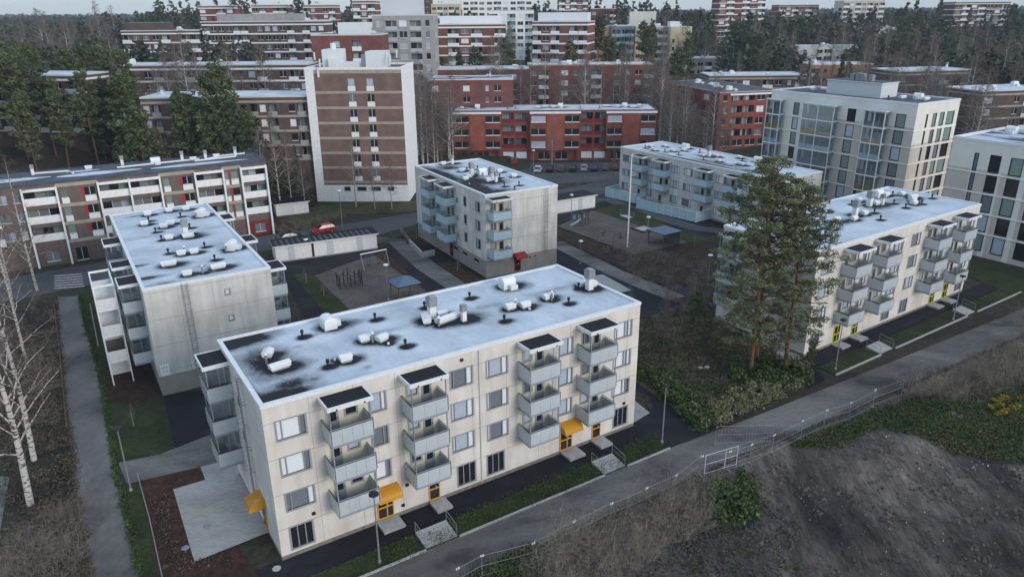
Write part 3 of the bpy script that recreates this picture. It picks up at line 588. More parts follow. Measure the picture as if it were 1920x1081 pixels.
LB = Bld('apartment_block', 'low apartment block end-on beside the crosswalk, with a wall ladder and a white sign', -36.09, 67.01, 31.9, 12.36, 33.74, 11.6, 'pale_panel', group=GRP)
LB.put(0, ladder(9.5), 3.8, 2.2); LB.win(0, 7.5, 9.6, .55, .55, pat=(3,)); LB.win(0, 7.5, 6.7, .55, .55, pat=(3,))
sg = MB().box(0, -.05, 0, .85, -.003, 1.25, 'white_paint')
for i, (x, z) in enumerate([(.18, .95), (.42, .95), (.66, .95), (.3, .5), (.6, .5)]):
    for a in range(3): sg.box(x - .05 + .04 * (a % 2), -.056, z - .1 + .07 * a, x + .02 + .04 * (a % 2), -.05, z - .05 + .07 * a, ['leaf_green', 'black_metal'][i % 2])
LB.put(0, ('sign', sg.mesh('sign'), []), .2, 2.15, 0)
for y0, y1 in ((20.0, 22.9), (10.0, 12.4), (3.5, 6.3)):
    LB.balc(3, 33.74 - y1, 2.5, 3, y1 - y0, 1.7, 2.85, glaze=('all', 'all', 'all'), roof=True)
for u in (2, 5, 8.0, 15.5, 18.5): 
    for z in (3.4, 6.25, 9.1): LB.win(3, u, z, 1.5, 1.35, pat=(2, 3), bars=(.6,))
for y in (0.1, 12, 24): LB.balc(1, y + .2, 2.5, 3, 2.7, 1.5, 2.85, glaze=('all',))
LB.finish(items=[('hatch', 10.3, 26.65, 60), ('hatch', 10.4, 9.07, 60), ('box', 7.07, 31.5), ('box', 9.19, 31.1), ('box', 4.34, 30.95), ('box', 3.34, 25.94), ('box', 5.23, 23.2), ('box', 6.21, 24.34), ('box', 5.0, 17.4), ('long', 7.2, 16.9), ('chimney', 7.0, 17.9), ('box', 5.17, 9.97), ('box', 6.5, 9.87), ('long', 3.4, 6.75), ('box', 4.51, 2.34), ('long', 7.67, 2.88, 5),
                 ('post', 5.6, 10.3), ('post', 6.0, 2.1), ('post', 9.6, 26.0), ('post', 9.7, 8.4)] + [('pipe', *q) for q in [(4.05, 27.6), (7.94, 27.6), (4.06, 21.4), (7.97, 21.1), (7.84, 16.4), (4.16, 17.3), (4.02, 11.2), (7.95, 11.5), (7.95, 5.9)]],
          blobs=[(.5, 8.5, 1.4, .5, .6), (.8, 3.7, 2.2, .7, .65), (3.4, 31.5, 2.0, .5, .5), (6.3, 4.6, .7, .5, .4), (2, 1, 2, .8, .35)], stripe=(20, .2), plinth=(2.15, 'base_panel'))
# white terrace tower in front of its balconies
tb = MB(); W_, D_ = 5.5, 2.0
for i, z in enumerate((2.6, 5.5, 8.4)):
    tb.box(0.002, -D_ + .002, z, W_ - .002, -.002, z + .2, 'white_paint', 'soffit')
for x in (0.0, W_ / 2 - .06, W_ - .12):
    for y in (-D_, -.12): tb.box(x, y, 0, x + .12, y + .12, 11.2, 'white_paint')
tb.box(0.12, -D_, 11.0, W_ - .12, -D_ + .12, 11.2, 'white_paint'); tb.box(.12, -.12, 11.0, W_ - .12, 0, 11.2, 'white_paint'); tb.box(W_ - .12, -D_ + .12, 11.0, W_, -.12, 11.2, 'white_paint'); tb.box(0, -D_ + .12, 11.0, .12, -.12, 11.2, 'white_paint')
tb.box(W_ / 2 - .05, -D_ + .12, .1, W_ / 2 + .05, -.12, 10.9, 'white_metal')
tb.box(W_ / 2 + .05, -D_ + .12, 2.6, W_ / 2 + .06, -.12, 4.2, 'brown_panel')
fr_ = MB()
for z in (2.6, 5.5, 8.4):
    fr_.box(.16, -D_ + .02, z + .2, W_ - .16, -D_ + .06, z + 1.3, 'white_metal'); fr_.box(W_ - .08, -D_ + .14, z + .2, W_ - .04, -.14, z + 1.3, 'white_metal')
LB.put(3, ('terrace_tower', tb.mesh('terrace_tower'), [('parapet', fr_.mesh('parapet'), [])]), 33.74 - 10.6, 0, 2.1)

MBd = Bld('apartment_block', 'apartment block in the middle of the estate with a red canopy over its gable door', -3.74, 102.0, 30, 12.36, 25.26, 12.4, 'pale_panel', group=GRP)
for z in (9.6, 6.8, 4.0):
    MBd.win(3, 25.26 - 6.9, z, .95, 1.35, pat=(rng.choice([0, 1]),)); MBd.win(3, 25.26 - 3.1, z, 1.5, 1.4, pat=(2, 0), bars=(.45,))
    MBd.win(3, 25.26 - 9.4, z, .5, .6, pat=(1,)); MBd.win(3, 8.4, z, 1.2, 1.3, pat=(1, 2), bars=(.5,))
for u in (14.0, 17.4, 21.2): MBd.win(3, u, 1.75, 1.9, .4, pat=(0,))
MBd.balc(3, 25.26 - 18.9, 3.1, 3, 3.2, 1.75, 2.87, sheet='parapet_blue', glaze=('all',)); MBd.balc(3, 25.26 - 13.1, 3.1, 3, 3.2, 1.75, 2.87, sheet='parapet_blue', glaze=('top', 'top', 'sides'))
MBd.balc(0, .4, 3.1, 3, 3.0, 1.6, 2.87, sheet='parapet_blue', glaze=(None, None, 'sides'), doorside=1)
MBd.put(0, ladder(10), 10.2, 2.3); entry(MBd, 0, 4.75, 1.1, 'red_paint', z=.2)
for u in (7.2, 8.2): MBd.win(0, u, 1.9, .5, .25, pat=(0,))
entry(MBd, 3, 25.26 - 12.2, 1.0, 'dark_red', can=False, z=.2)
MBd.finish(items=[('box', 4.6, 23.7), ('tall', 6.3, 23.6), ('box', 4.65, 16.84), ('long', 3.73, 12.5, 90), ('hatch', 6.5, 13.2, 0), ('box', 4.96, 8.07), ('tall', 5.8, 7.2), ('box', 9.8, 8.72), ('tiny', 1.6, 8.0), ('chimney', 4.9, 13.6), ('chimney', 5.8, 8.6), ('box', 2.4, 10.9), ('box', 9.6, 13)] + [('pipe', *q) for q in [(5.8, 17.1), (7.5, 12), (7.56, 9.2), (5.2, 3.6), (7.4, 3.0), (5.3, .7), (7.7, 17)]],
           blobs=[(1.2, 5, 2.6, 9, .8), (1.0, 17, 1.9, 9, .8), (3.2, 9.5, 3.4, 4.5, .7), (5.2, 7.5, 3, 2.6, .7), (4.3, 21, 2.8, 2.5, .6), (2.8, 1.6, 3, 2, .6)], plinth=(2.6, 'base_panel'))

RB = Bld('apartment_block', 'beige apartment block behind the two pines, with lime doors', 32.9, 74.86, 34.1, 35.51, 12.86, 12.4, 'beige_panel', group=GRP)
for z, h in [(9.6, 1.42), (6.8, 1.42), (4.0, 1.38)]:
    RB.win(0, 1.0, z, 2.0, h, pat=(2, 3), bars=(.7,)); RB.win(0, 8.9, z, 1.3, h, pat=(1, 3), bars=(.6,)); RB.win(0, 15.2, z, 1.9, h, pat=wpat(), bars=(.2, .72)); RB.win(0, 19.2, z, 2.0, h, pat=wpat(), bars=(.2, .72)); RB.win(0, 26.4, z, 1.2, h, pat=(2, 3), bars=(.6,)); RB.win(0, 32.9, z, 1.8, h, pat=(1, 3), bars=(.6,))
for u in (.8, 15.2, 19.2, 33.0): RB.win(0, u, .8, 1.75, 1.6, pat=(1, 4, 1), bars=(.34, .67))
for u, g, ds in ((4.9, ('top',), 0), (11.0, ('left',), 0), (22.4, ('sides',), 1), (28.7, (None, None, 'top'), 1)): RB.balc(0, u, 3.15, 3, 2.95, 1.75, 2.85, glaze=g if len(g) == 3 else g, doorside=ds)
RB.balc(3, 1.0, 3.15, 3, 2.6, 1.75, 2.85, glaze=('all',))
for u in (5.3, 9.0, 26.5, 29.8): entry(RB, 0, u, 1.25, 'yellow_green', can=False)
for z in (6.2, 9.1): RB.win(1, 6, z, .6, .6, pat=(1,))
RB.finish(items=[('hatch', 28.6, 10.4), ('box', 29.8, 9.9), ('chimney', 23.0, 8.2), ('long', 24.5, 8.0), ('tall', 25.0, 7.6), ('box', 24.0, 10.3), ('box', 29.8, 6.1), ('box', 28.4, 5.2), ('long', 31.5, 7.0), ('box', 32.0, 8.9), ('box', 12.6, 6.2), ('box', 14.8, 5.3), ('hatch', 9.0, 9.6), ('box', 9.1, 4.5), ('long', 5.0, 6.0), ('box', 15.5, 9.8), ('chimney', 17.0, 6.5), ('box', 18.2, 6.0), ('box', 3.6, 8.2)] +
          [('pipe', *q) for q in [(21.7, 9.9), (20.0, 5.7), (25.7, 4.8), (29.3, 4.6), (31.0, 9.6), (33.6, 5.5), (17.5, 3.4), (12.5, 9.6), (6, 3.3), (26.6, 6.9)]],
          blobs=[(24, 7.2, 2.6, 1.4, .6), (29, 7.8, 3, 1.1, .35), (13, 5.6, 2.5, 1.2, .6)], stripe=(7, .25), plinth=(.36, 'plinth'))

R2 = Bld('apartment_block', 'three-storey grey apartment block with pale blue balconies and a white terrace fence', 23.2, 155.4, -57, 40, 12, 9.9, 'pale_panel', group=GRP)
for z in (7.2, 4.25, 1.3):
    for u, wd in ((.9, 2.3), (8.3, 1.7), (15.2, 2.1), (18.5, 2.3), (26.5, 2.5), (33.5, 2.1), (36.6, 2.1)): R2.win(0, u, z, wd, 1.3, pat=wpat(), bars=(.25, .75))
for u in (5.5, 11.7, 22.8, 29.8): R2.balc(0, u, 3.3, 2, 3.2, 1.7, 2.85, sheet='parapet_blue', glaze=(rng.choice(['top', None]), 'sides'), doorside=rng.choice([0, 1]))
for u in (5.8, 12.0, 23.2, 30.2): R2.put(0, door(), u, .1, .01)
for u in (2, 6): 
    for z in (7.2, 4.25, 1.3): R2.win(3, u, z, 1.5, 1.2, pat=(2,))
R2.finish(items=[('hatch', 8.9, 10.0), ('chimney', 18.0, 7.1), ('long', 18.8, 8), ('box', 17.2, 6.2), ('hatch', 27.3, 10.2), ('box', 7, 2.9), ('box', 10.9, 7.4), ('box', 3.7, 5.0), ('box', 10, 5.2), ('box', 22.8, 10.4), ('box', 22.8, 4.5), ('long', 27.3, 5.4), ('box', 4.9, 7.8), ('box', 33, 7), ('hatch', 35, 4)] + [('pipe', *q) for q in [(4, 3.2), (9.6, 3.4), (14, 8.8), (20, 3.4), (25, 8.6), (31, 8.8), (13.5, 3.4)]],
          blobs=[(20, 1.0, 16, 1.2, .7), (18, 6.5, 3, 1.5, .5), (24, 3.2, 8, 1.5, .5), (33, 2.2, 7, 2, .5)], plinth=(.4, 'base_panel'))

# ------------------------------------------------------------------ long brown and white slab
B1 = Bld('slab_block', 'brown and white slab block with long white balconies and red stripes', -80.6, 104.6, 30.3, 44.1, 12.0, 12.8, 'brown_panel', group='brown and white slab blocks', cat='apartment building')
o = 7.5
fins = [.43, 4.92, 10.59, 15.01, 19.47, 24.85, 29.26, 32.2, 36.35]
for u in fins:
    f_ = MB().box(-.13, -.75, 0, .13, -.002, 12.35, 'white_paint'); B1.put(0, ('fin', f_.mesh('fin'), []), u + o, 0)
for a, b_ in ((.43, 4.92), (10.59, 15.01), (15.01, 19.47), (24.85, 29.26), (32.2, 36.35)):
    for i, z in enumerate((9.8, 6.95, 4.1)):
        B1.loggia(0, a + o + .16, z, b_ - a - .32, 2.05, 'white_paint', 1.0, 1.2, back=i + int(a) * 2)
    B1.swin(0, a + o + 1.2, .7, 1.8, 1.4, rng.choice([3, 1, 3]))
    t_ = MB().box(0, -.7, 0, b_ - a - .28, -.6, .42, 'white_paint'); B1.put(0, ('cornice', t_.mesh('cornice'), []), a + o + .14, 11.9)
for i, z in enumerate((9.8, 6.95, 4.1)): B1.loggia(0, .4, z, 4.0, 2.05, 'white_paint', 1.0, 1.2, back=i + 3)
for u in (5.0, 6.6):
    for z in (10.4, 7.5, 4.7): B1.swin(0, u, z, .9, 1.25, rng.choice([4, 1, 2]))
for a, b_ in ((4.92, 10.59), (19.47, 24.85), (29.26, 32.2)):
    n = b_ - a
    for i, z in enumerate((9.9, 7.05, 4.2, 1.3)):
        ww = min(1.45, n * .38)
        if i == 3:
            if n > 4: B1.swin(0, a + o + .8, .3, 1.6, 2.0, 0)
            continue
        B1.swin(0, a + o + .5 if n > 4 else a + o + .3, z + .55, .95 if n > 4 else .6, 1.25, rng.choice([4, 1, 2]))
        wp = MB().box(0, -.08, 0, 1.0 if n > 4 else .6, -.003, .8, 'white_paint'); B1.put(0, ('spandrel', wp.mesh('spandrel'), []), a + o + .5 if n > 4 else a + o + .3, z - .4)
        u2 = b_ + o - ww - .5; B1.swin(0, u2, z + .55, ww, 1.25, rng.choice([0, 4, 0])); B1.patch[0].append((u2 - .5, z + .45, u2, z + 1.85, 'red_paint'))
        wp = MB().box(0, -.08, 0, ww + .1, -.003, .8, 'white_paint'); B1.put(0, ('spandrel', wp.mesh('spandrel'), []), u2 - .05, z - .4)
        B1.patch[0].append((a + o, z - .95, b_ + o, z - .42, 'band_beige'))
    B1.patch[0].append((a + o, 12.1, b_ + o, 12.8, 'band_beige'))
B1.patch[1].append((0, 0, 12, 2.6, 'red_paint')); B1.patch[0].append((32.3 + o, 0, 36.2 + o, 2.7, 'dark_red'))
for u in (1, 4): 
    for z in (9.9, 7.05, 4.2): B1.swin(0, u, z + .5, 1.2, 1.2, 1)
B1.finish('dark_roof', items=[], edge='dark_roof', par=.1, plinth=None)
def roofbits(B, lst): 
    for kd, x, y, r in lst: put(gear(kd), B.roof, (x, y, B.h + .01), R(r))
roofbits(B1, [('tall', 2 + o, 9, 0), ('tall', 24.4 + o, 9.4, 0), ('tall', 38.6 - 3, 8.2, 0), ('tall', 15 + o, 10, 0), ('tall', 34.3 + o - 1, 9, 0), ('box', 9.9 + o, 9.1, 0), ('box', 30 + o, 8.8, 0), ('hatch', 20 + o, 8.2, 0), ('box', 26 + o, 8, 0)])
sp_ = MB()
for (x0, x1, y0, y1) in ((1.5, 12, 4.5, 7), (12.5, 25, 3.6, 6.2), (26, 42, 3.2, 5.2), (14, 19, 7.5, 9)):
    n = 16; pts = [(x0 + (x1 - x0) * (.5 + .5 * cos(2 * pi * i / n) * (1 + .12 * sin(i * 3.1))), y0 + (y1 - y0) * (.5 + .5 * sin(2 * pi * i / n) * (1 + .25 * sin(i * 5.3)))) for i in range(n)]
    sp_.face([(x, y, 12.82) for x, y in pts], 'white_roof')
obj('frost_patch', sp_.mesh('frost_patch'), B1.roof)
dk = MB()
for p in ([(2 + o, 9, 13.0), (7 + o, 8.4, 13.0), (7.6 + o, 6, 13.0)], [(14 + o, 7.2, 13.0), (27 + o, 8, 13.0)], [(28 + o, 7, 13), (31 + o, 9, 13.), (36 + o - 1, 9.3, 13.)], [(26 + o, 6.4, 13), (33 + o, 7, 13.)]): dk.tube(p, .16, 'white_metal', 5)
obj('roof_duct', dk.mesh('roof_duct'), B1.roof)

# ------------------------------------------------------------------ brown tower with white corners
T = Bld('tower_block', 'nine-storey brown tower with white corner strips and a white garage base', -40.5, 150.0, -1.9, 19.3, 14, 26.5, 'brown_brick')
T.patch[0] += [(0, 3.5, 1.75, 26.5, 'white_paint'), (19.12, 3.5, 19.3, 26.5, 'white_paint'), (0, 0, 19.3, 3.5, 'white_paint')]
T.patch[3].append((0, 0, 14, 26.5, 'white_paint')); T.patch[1].append((0, 0, 14, 26.5, 'white_paint'))
zz = 25.5 - 1.2
for i in range(7):
    z = 23.3 - i * 2.99
    T.patch[0].append((1.75, z - 1.45, 19.12, z - .95, 'band_beige'))
    for u in (8.45, 12.15):
        T.swin(0, u, z, 1.35, 1.45, rng.choice([0, 1, 2, 0])); wp = MB().box(0, -.08, 0, 1.5, -.003, .85, 'white_paint'); T.put(0, ('spandrel', wp.mesh('spandrel'), []), u - .08, z - .97)
T.patch[0].append((1.75, 25.7, 19.12, 26.5, 'band_beige'))
for u in (5.9, 8.6, 11.6, 15.0): T.win(0, u, 2.35, 1.9 if 6 < u < 13 else 1.3, .75, pat=(0,))
T.finish('dark_roof', edge='white_paint', par=.35, edgew=.5)
rp_ = MB(); rp_.box(2.8, 3.5, 26.5, 6.3, 9, 30.0, 'white_metal'); rp_.box(11.5, 3.5, 26.5, 15.4, 9, 29.6, 'white_metal'); rp_.box(6.3, 4, 26.5, 11.5, 8, 27.5, 'white_metal'); rp_.cyl(4.8, 5, 30.0, 31.2, .55, 'white_metal', 10); rp_.box(4.2, 2.6, 26.5, 5.8, 3.5, 28.3, 'white_metal'); rp_.box(10.6, 3.6, 26.5, 11.5, 5, 29, 'galvanised')
obj('penthouse', rp_.mesh('penthouse'), T.root)
an = MB()
for x, y, h in ((1.2, 4, 3.0), (3, 1, 1.9), (15.9, 4, 3.4), (17.4, 6, 3.2), (16.7, 2.5, 2.6), (1.6, 9, 2.2)): an.box(x, y, 26.5, x + .06, y + .06, 26.5 + h, 'galvanised'); an.box(x - .14, y - .2, 26.5 + h - 1.5, x + .14, y - .05, 26.5 + h, 'white_metal')
an.box(2.6, -.3, 25.0, 3.0, -.1, 26.9, 'cream_wall')
obj('antenna', an.mesh('antenna'), T.root)

# ------------------------------------------------------------------ red brick blocks
R1 = Bld('brick_block', 'bright red brick block behind the parked cars with white roof beams', -14.8, 192.6, -.5, 52.4, 13, 13.0, 'red_brick', group='red brick apartment blocks')
for a, b_ in ((0, 12.3), (19.8, 32.7), (39.4, 52.2)):
    v = MB().box(0, -1.0, 3.0, b_ - a, -.003, 12.6, 'red_brick'); hs = []
    for i, z in enumerate((10.3, 7.05, 3.85)):
        for u, wd in ((.35, 3.6), (b_ - a - 3.9, 3.6)):
            g = small_window(wd, 1.45, rng.choice([0, 0, 0, 0, 2, 1])); R1.put(0, g, a + u, z, 1.16)
            fb = MB().box(-.1, -.06, -.2, wd + .1, .1, -.02, 'white_paint'); R1.put(0, ('sill', fb.mesh('sill'), []), a + u, z, 1.16)
    v.box(4.3, -1.06, 3.0, b_ - a - 4.3, -1.0, 12.3, 'orange_brick'); v.box(-.1, -1.3, 12.35, b_ - a + .1, -.9, 12.85, 'white_paint')
    for x in (.2, b_ - a - .5): v.box(x, -.95, 0, x + .3, -.6, 3.0, 'red_brick')
    R1.put(0, ('bay', v.mesh('bay'), []), a, 0)
for a in (12.6, 33.0):
    for u in (a, a + 3.4):
        for z in (10.2, 7.0, 3.75): R1.loggia(0, u + .1, z, 2.9, 2.3, 'dark_red', .75, 1.2, back=rng.randrange(6))
    for u in (a, a + 3.4): R1.swin(0, u + .2, .9, 2.8, 1.6, 3)
for u in (2, 6, 22, 26.5, 41, 46): R1.swin(0, u, .5, 3, 1.8, rng.choice([0, 0, 3]))
for u in (3, 8): 
    for z in (10.3, 7.05, 3.85): R1.swin(3, u, z, 1.6, 1.3, 0)
R1.finish('frost_roof', items=[('hatch', 6, 6), ('long', 24, 7), ('box', 26, 6), ('hatch', 28, 7), ('box', 22, 5), ('long', 40, 7), ('box', 43, 6), ('hatch', 45, 7), ('long', 47, 5), ('box', 49, 8), ('pipe', 14, 4), ('pipe', 16, 4), ('pipe', 33, 4), ('pipe', 38, 4), ('box', 2, 5)], res=.5, edge='red_brick', par=.1)

def autowall(B, k, spec, pitch, z1, n, h=1.4, mt='white_paint', back=True):
    """spec string over the face: w window, b loggia, . blank; unit width"""
    L = B.fr(k)[3]; un = L / len(spec)
    for i, c in enumerate(spec):
        for j in range(n):
            z = z1 + j * pitch
            if c == 'w': B.swin(k, i * un + un * .18, z, un * .64, h, rng.choice([0, 0, 0, 1, 2, 3]))
            elif c == 'n': B.swin(k, i * un + un * .33, z, un * .34, h, rng.choice([0, 0, 1, 2]))
            elif c == 't': B.swin(k, i * un + un * .28, z - .5, un * .44, h + .7, rng.choice([0, 0, 1, 4, 4]))
            elif c == 'b': B.loggia(k, i * un + .12, z - .9, un - .24, pitch - .5, mt, .9, 1.1, back=rng.randrange(6))

R4d = Bld('brick_block', 'red brick block with a blue-grey roof, seen corner-on between birches', 47.0, 205.5, -60, 33, 17, 16.5 - 1.5, 'red_brick', z0=1.5, group='red brick apartment blocks')
_z = 16.5; _c = G(1350, 174, _z); _l = G(1235, 153, _z); _r = G(1440, 168, _z)
R4d.root.location = (_l[0], _l[1], 1.5); _a = math.atan2(_c[1] - _l[1], _c[0] - _l[0]); R4d.root.rotation_euler = (0, 0, _a); R4d.L = math.hypot(_c[0] - _l[0], _c[1] - _l[1])
R4d.W = 18
autowall(R4d, 0, 'w.nwb.wb', 3.1, 3.3, 4, 1.4, 'dark_red'); autowall(R4d, 1, 'nbbwb', 3.1, 3.5, 4, 1.5, 'red_brick')
for i in range(4): R4d.swin(1, 1 + i * 4, .9, 3, 1.6, 0)
bm = MB().box(0, -.5, 0, 13, -.003, .4, 'white_paint'); R4d.put(1, ('cornice', bm.mesh('cornice'), []), 3, 14.2)
R4d.finish('dark_roof', edge='alu', par=.12)
roofbits(R4d, [('hatch', 8, 9, 0), ('box', 12, 8, 0), ('box', 14, 10, 0), ('hatch', 20, 8, 0), ('long', 24, 7, 0), ('box', 27, 8, 0), ('hatch', 30, 6, 0), ('box', 33, 6, 0), ('long', 17, 8, 0)])

# ------------------------------------------------------------------ cream modern blocks on the right
def modern(B, k, cols, zs, lineto, pitch, bal=()):
    for z in lineto: 
        b = MB().box(0, -.1, 0, B.fr(k)[3], -.002, .16, 'white_paint'); B.put(k, ('cornice', b.mesh('cornice'), []), 0, z)
    for u, wd, hh, z0 in cols:
        for z in zs: B.win(k, u, z + z0, wd, hh, style='dark', pat=(rng.choice([1, 4, 4, 2, 0, 1]),), bars=())
    for u, wd, d in bal:
        for j, z in enumerate(zs):
            key = ('mod', wd, d, j % 3)
            if key not in _cache:
                s_ = MB(); s_.box(0, -d, -.2, wd, -.002, 0, 'white_paint')
                for x in (0, wd * .5 - .07, wd - .15): s_.box(x, -d, 0, x + .15, -d + .15, pitch - .2, 'white_metal')
                g = MB()
                for i in range(4): g.face([(i * wd / 4, -d + .06, .05), ((i + 1) * wd / 4, -d + .06, .05), ((i + 1) * wd / 4, -d + .06, pitch - .25), (i * wd / 4, -d + .06, pitch - .25)], 'clear_glass'); g.box(i * wd / 4 - .02, -d + .04, 0, i * wd / 4 + .02, -d + .08, pitch - .2, 'alu')
                for x in (.06, wd - .06): g.face([(x, -d, .05), (x, 0, .05), (x, 0, pitch - .25), (x, -d, pitch - .25)], 'clear_glass')
                g.box(.1, -d + .09, .05, wd - .1, -d + .12, 1.0, ['parapet_blue', 'ochre', 'pane_mid'][j % 3])
                _cache[key] = ('balcony', s_.mesh('balcony'), [('glazing', g.mesh('glazing'), [])])
            B.put(k, _cache[key], u, z)
            B.swin(k, u + .4, z + .1, wd - .8, 2.2, rng.choice([4, 4, 1, 1]))
        r_ = MB().box(-.1, -d - .15, 0, wd + .1, -.002, .25, 'white_metal', 'white_roof'); B.put(k, ('balcony_roof', r_.mesh('balcony_roof'), []), u, zs[-1] + pitch - .2)
a = (56.41, 162.73); b_ = (73.68, 135.45)
R3 = Bld('modern_block', 'cream seven-storey block with white-framed glass balconies and a grey rooftop plant room', a[0], a[1], -57.7, 32.3, 14.2, 20.5, 'cream_wall', group='cream modern apartment blocks')
zs = [.7 + 3.05 * i for i in range(6)]
R3.patch[0].append((0, 0, 32.3, 16.3, 'beige_wall')); R3.patch[0].append((4, 0, 8.2, 16.3, 'cream_wall'))
for u in (9.3, 19.5, 29.0): pass
R3.patch[1].append((0, 0, 14.2, 13.3, 'beige_wall'))
modern(R3, 0, [(6.0, 1.3, 2.3, .3), (8.2, .9, 2.3, .3), (18.6, 1.7, 2.3, .3), (22.1, .8, 2.3, .3), (28.6, 1.8, 2.3, .3)], zs, [.45 + 3.05 * i for i in range(1, 6)], 3.05, bal=[(.1, 3.6, 1.5), (9.4, 7.4, 1.8), (23.2, 4.3, 1.8)])
modern(R3, 1, [(3.4, .45, 2.3, .3), (5.6, 1.2, 2.3, .3), (8.0, 1.4, 2.3, .3), (10.4, 2.4, 2.3, .3)], zs, [.45 + 3.05 * i for i in range(1, 6)], 3.05)
R3.finish('dark_roof', edge='white_metal', par=.25, edgew=.35)
ph = MB(); ph.box(10, 4.5, 20.5, 22, 10, 23.2, 'alu_light', 'dark_roof'); ph.box(9.8, 4.3, 23.2, 22.2, 10.2, 23.35, 'white_metal', 'dark_roof'); 
for x in (14, 15.2, 16.1, 18): ph.box(x, 6, 23.35, x + .8, 7, 24.6 + (x % 1), 'galvanised')
obj('plant_room', ph.mesh('plant_room'), R3.root)
roofbits(R3, [('long', 25, 7, 90), ('hatch', 27, 9, 0), ('long', 29, 8, 90), ('box', 5, 7, 0), ('long', 6.5, 9, 0), ('pipe', 24, 4, 0), ('post', 28, 6, 0)])
R4 = Bld('modern_block', 'cream block with tall narrow windows, cut off at the picture edge', 69.92, 116.56, -57, 34, 16, 17.7, 'cream_wall', group='cream modern apartment blocks')
zs4 = [.8 + 3.08 * i for i in range(5)]
R4.patch[0].append((0, 0, 34, 13.4, 'beige_wall'))
for u0 in (4.4, 8.0, 11.6, 16, 21): R4.patch[0].append((u0 - .9, 0, u0 - .1, 13.4, 'cream_wall'))
modern(R4, 0, [(3.7, .55, 2.6, .1), (6.0, 1.5, 2.5, .2), (8.9, 1.7, 2.5, .2), (12.2, 1.9, 2.5, .2), (15.5, 1.9, 2.5, .2), (19, 1.9, 2.5, .2), (23, 1.9, 2.5, .2), (27, 1.9, 2.5, .2)], zs4, [.5 + 3.08 * i for i in range(1, 5)], 3.08)
modern(R4, 3, [(3, 1.5, 2.3, .2), (8, 1.5, 2.3, .2)], zs4, [.5 + 3.08 * i for i in range(1, 5)], 3.08)
R4.finish('mixed_roof', edge='white_metal', par=.3, edgew=.35)
roofbits(R4, [('hatch', 3, 12, 0), ('hatch', 5, 13.5, 0), ('long', 9, 9, 0), ('tall', 12, 10, 0)])

# ------------------------------------------------------------------ blocks farther back: roof line given by its two ends in the photo and the distance
CTRL = []
def far(name, label, pl, Yl, pr, Yr, W, n, wall, spec, pitch=2.9, mt='white_paint', roof='mixed_roof', sidew='', edge='alu_light', base=1.0, cat='apartment building', group=None, bands=None, penth=None, rt=1.2, hwin=1.35):
    l, r = VZ(*pl, Yl), VZ(*pr, Yr); zt = (l[2] + r[2]) / 2; h = n * pitch + base + rt - .5
    B = Bld(name, label, l[0], l[1], math.degrees(math.atan2(r[1] - l[1], r[0] - l[0])), math.hypot(r[0] - l[0], r[1] - l[1]), W, h, wall, z0=zt - h, group=group, cat=cat)
    B.deep = 32
    CTRL.append(((l[0] + r[0]) / 2, (l[1] + r[1]) / 2, zt - h))
    if bands:
        for j in range(n + 1): B.patch[0].append((0, base + j * pitch - .45, B.L, base + j * pitch, bands)); B.patch[3].append((0, base + j * pitch - .45, W, base + j * pitch, bands)); B.patch[1].append((0, base + j * pitch - .45, W, base + j * pitch, bands))
    autowall(B, 0, spec, pitch, base + .75, n, hwin, mt)
    if sidew:
        autowall(B, 1 if l[0] < 0 else 3, sidew, pitch, base + .75, n, hwin, mt)
    B.finish(roof, edge=edge, par=.2)
    k = max(2, int(B.L / 9))
    roofbits(B, [(rng.choice(['hatch', 'box', 'tall', 'long']), rng.uniform(1.5, B.L - 1.5), rng.uniform(2, W - 2), rng.choice([0, 90])) for _ in range(k)])
    if penth:
        for (x0, x1, hh, m_) in penth:
            q = MB().box(x0 * B.L, W * .3, h, x1 * B.L, W * .75, h + hh, m_, 'white_roof'); obj('penthouse', q.mesh('penthouse'), B.root)
    return B
GS, GR = 'brown and white slab blocks', 'red brick apartment blocks'
far('slab_block', 'long low slab with a frosted roof edge seen through the pines', (262, 186), 150, (590, 179), 151, 11, 4, 'dark_brick', 'wb.wbw.bw.wbwb.wbn', group=GS, roof='white_roof', bands='band_beige', mt='grey_wall')
far('slab_block', 'slab with white posts rising above the frosted low roof among pines', (205, 121), 190, (578, 124), 190, 11, 3, 'dark_brick', 'wbnwb.wbw.bwnwb.wbw', group=GS, roof='white_roof', bands='white_paint')
far('slab_block', 'stepped brown and white block at the dark forest edge', (226, 58), 262, (372, 58), 262, 12, 4, 'dark_brick', 'bwwwb.bb', group=GS, bands='white_paint', penth=[(0, .55, 2.6, 'dark_brick')])
far('slab_block', 'long brown block with white frames behind the dark spruces', (377, 42), 262, (608, 40), 262, 12, 4, 'dark_brick', 'bwwwbb.wwwwb.bww', group=GS, bands='white_paint', penth=[(.1, .8, 2.5, 'grey_wall')])
far('grey_tower', 'pale concrete tower block with recessed balconies behind the brown tower', (697, 30), 215, (812, 28), 215, 13, 9, 'grey_wall', 'nbwbn', pitch=2.9, mt='parapet_glass', sidew='nwn', penth=[(.12, .8, 4.2, 'alu_light')], group=None, hwin=1.6)
far('brick_block', 'red brick block with a white end wall just behind the brown tower', (583, 68), 200, (714, 64), 200, 12, 6, 'dull_brick', '..w.b..', sidew='', group=GR, penth=[(.35, .8, 3, 'white_metal')], roof='dark_roof')
far('brick_block', 'low red brick block in front of the long dark roof, with small windows', (806, 152), 200, (962, 147), 200, 12, 4, 'dull_brick', 'w..w.nw.', group=GR, roof='mixed_roof')
far('brick_block', 'long red brick block with a thin white roof band left of the birches', (796, 133), 222, (992, 127), 222, 12, 4, 'dull_brick', 'bw.wb.wbw.', group=GR, roof='white_roof')
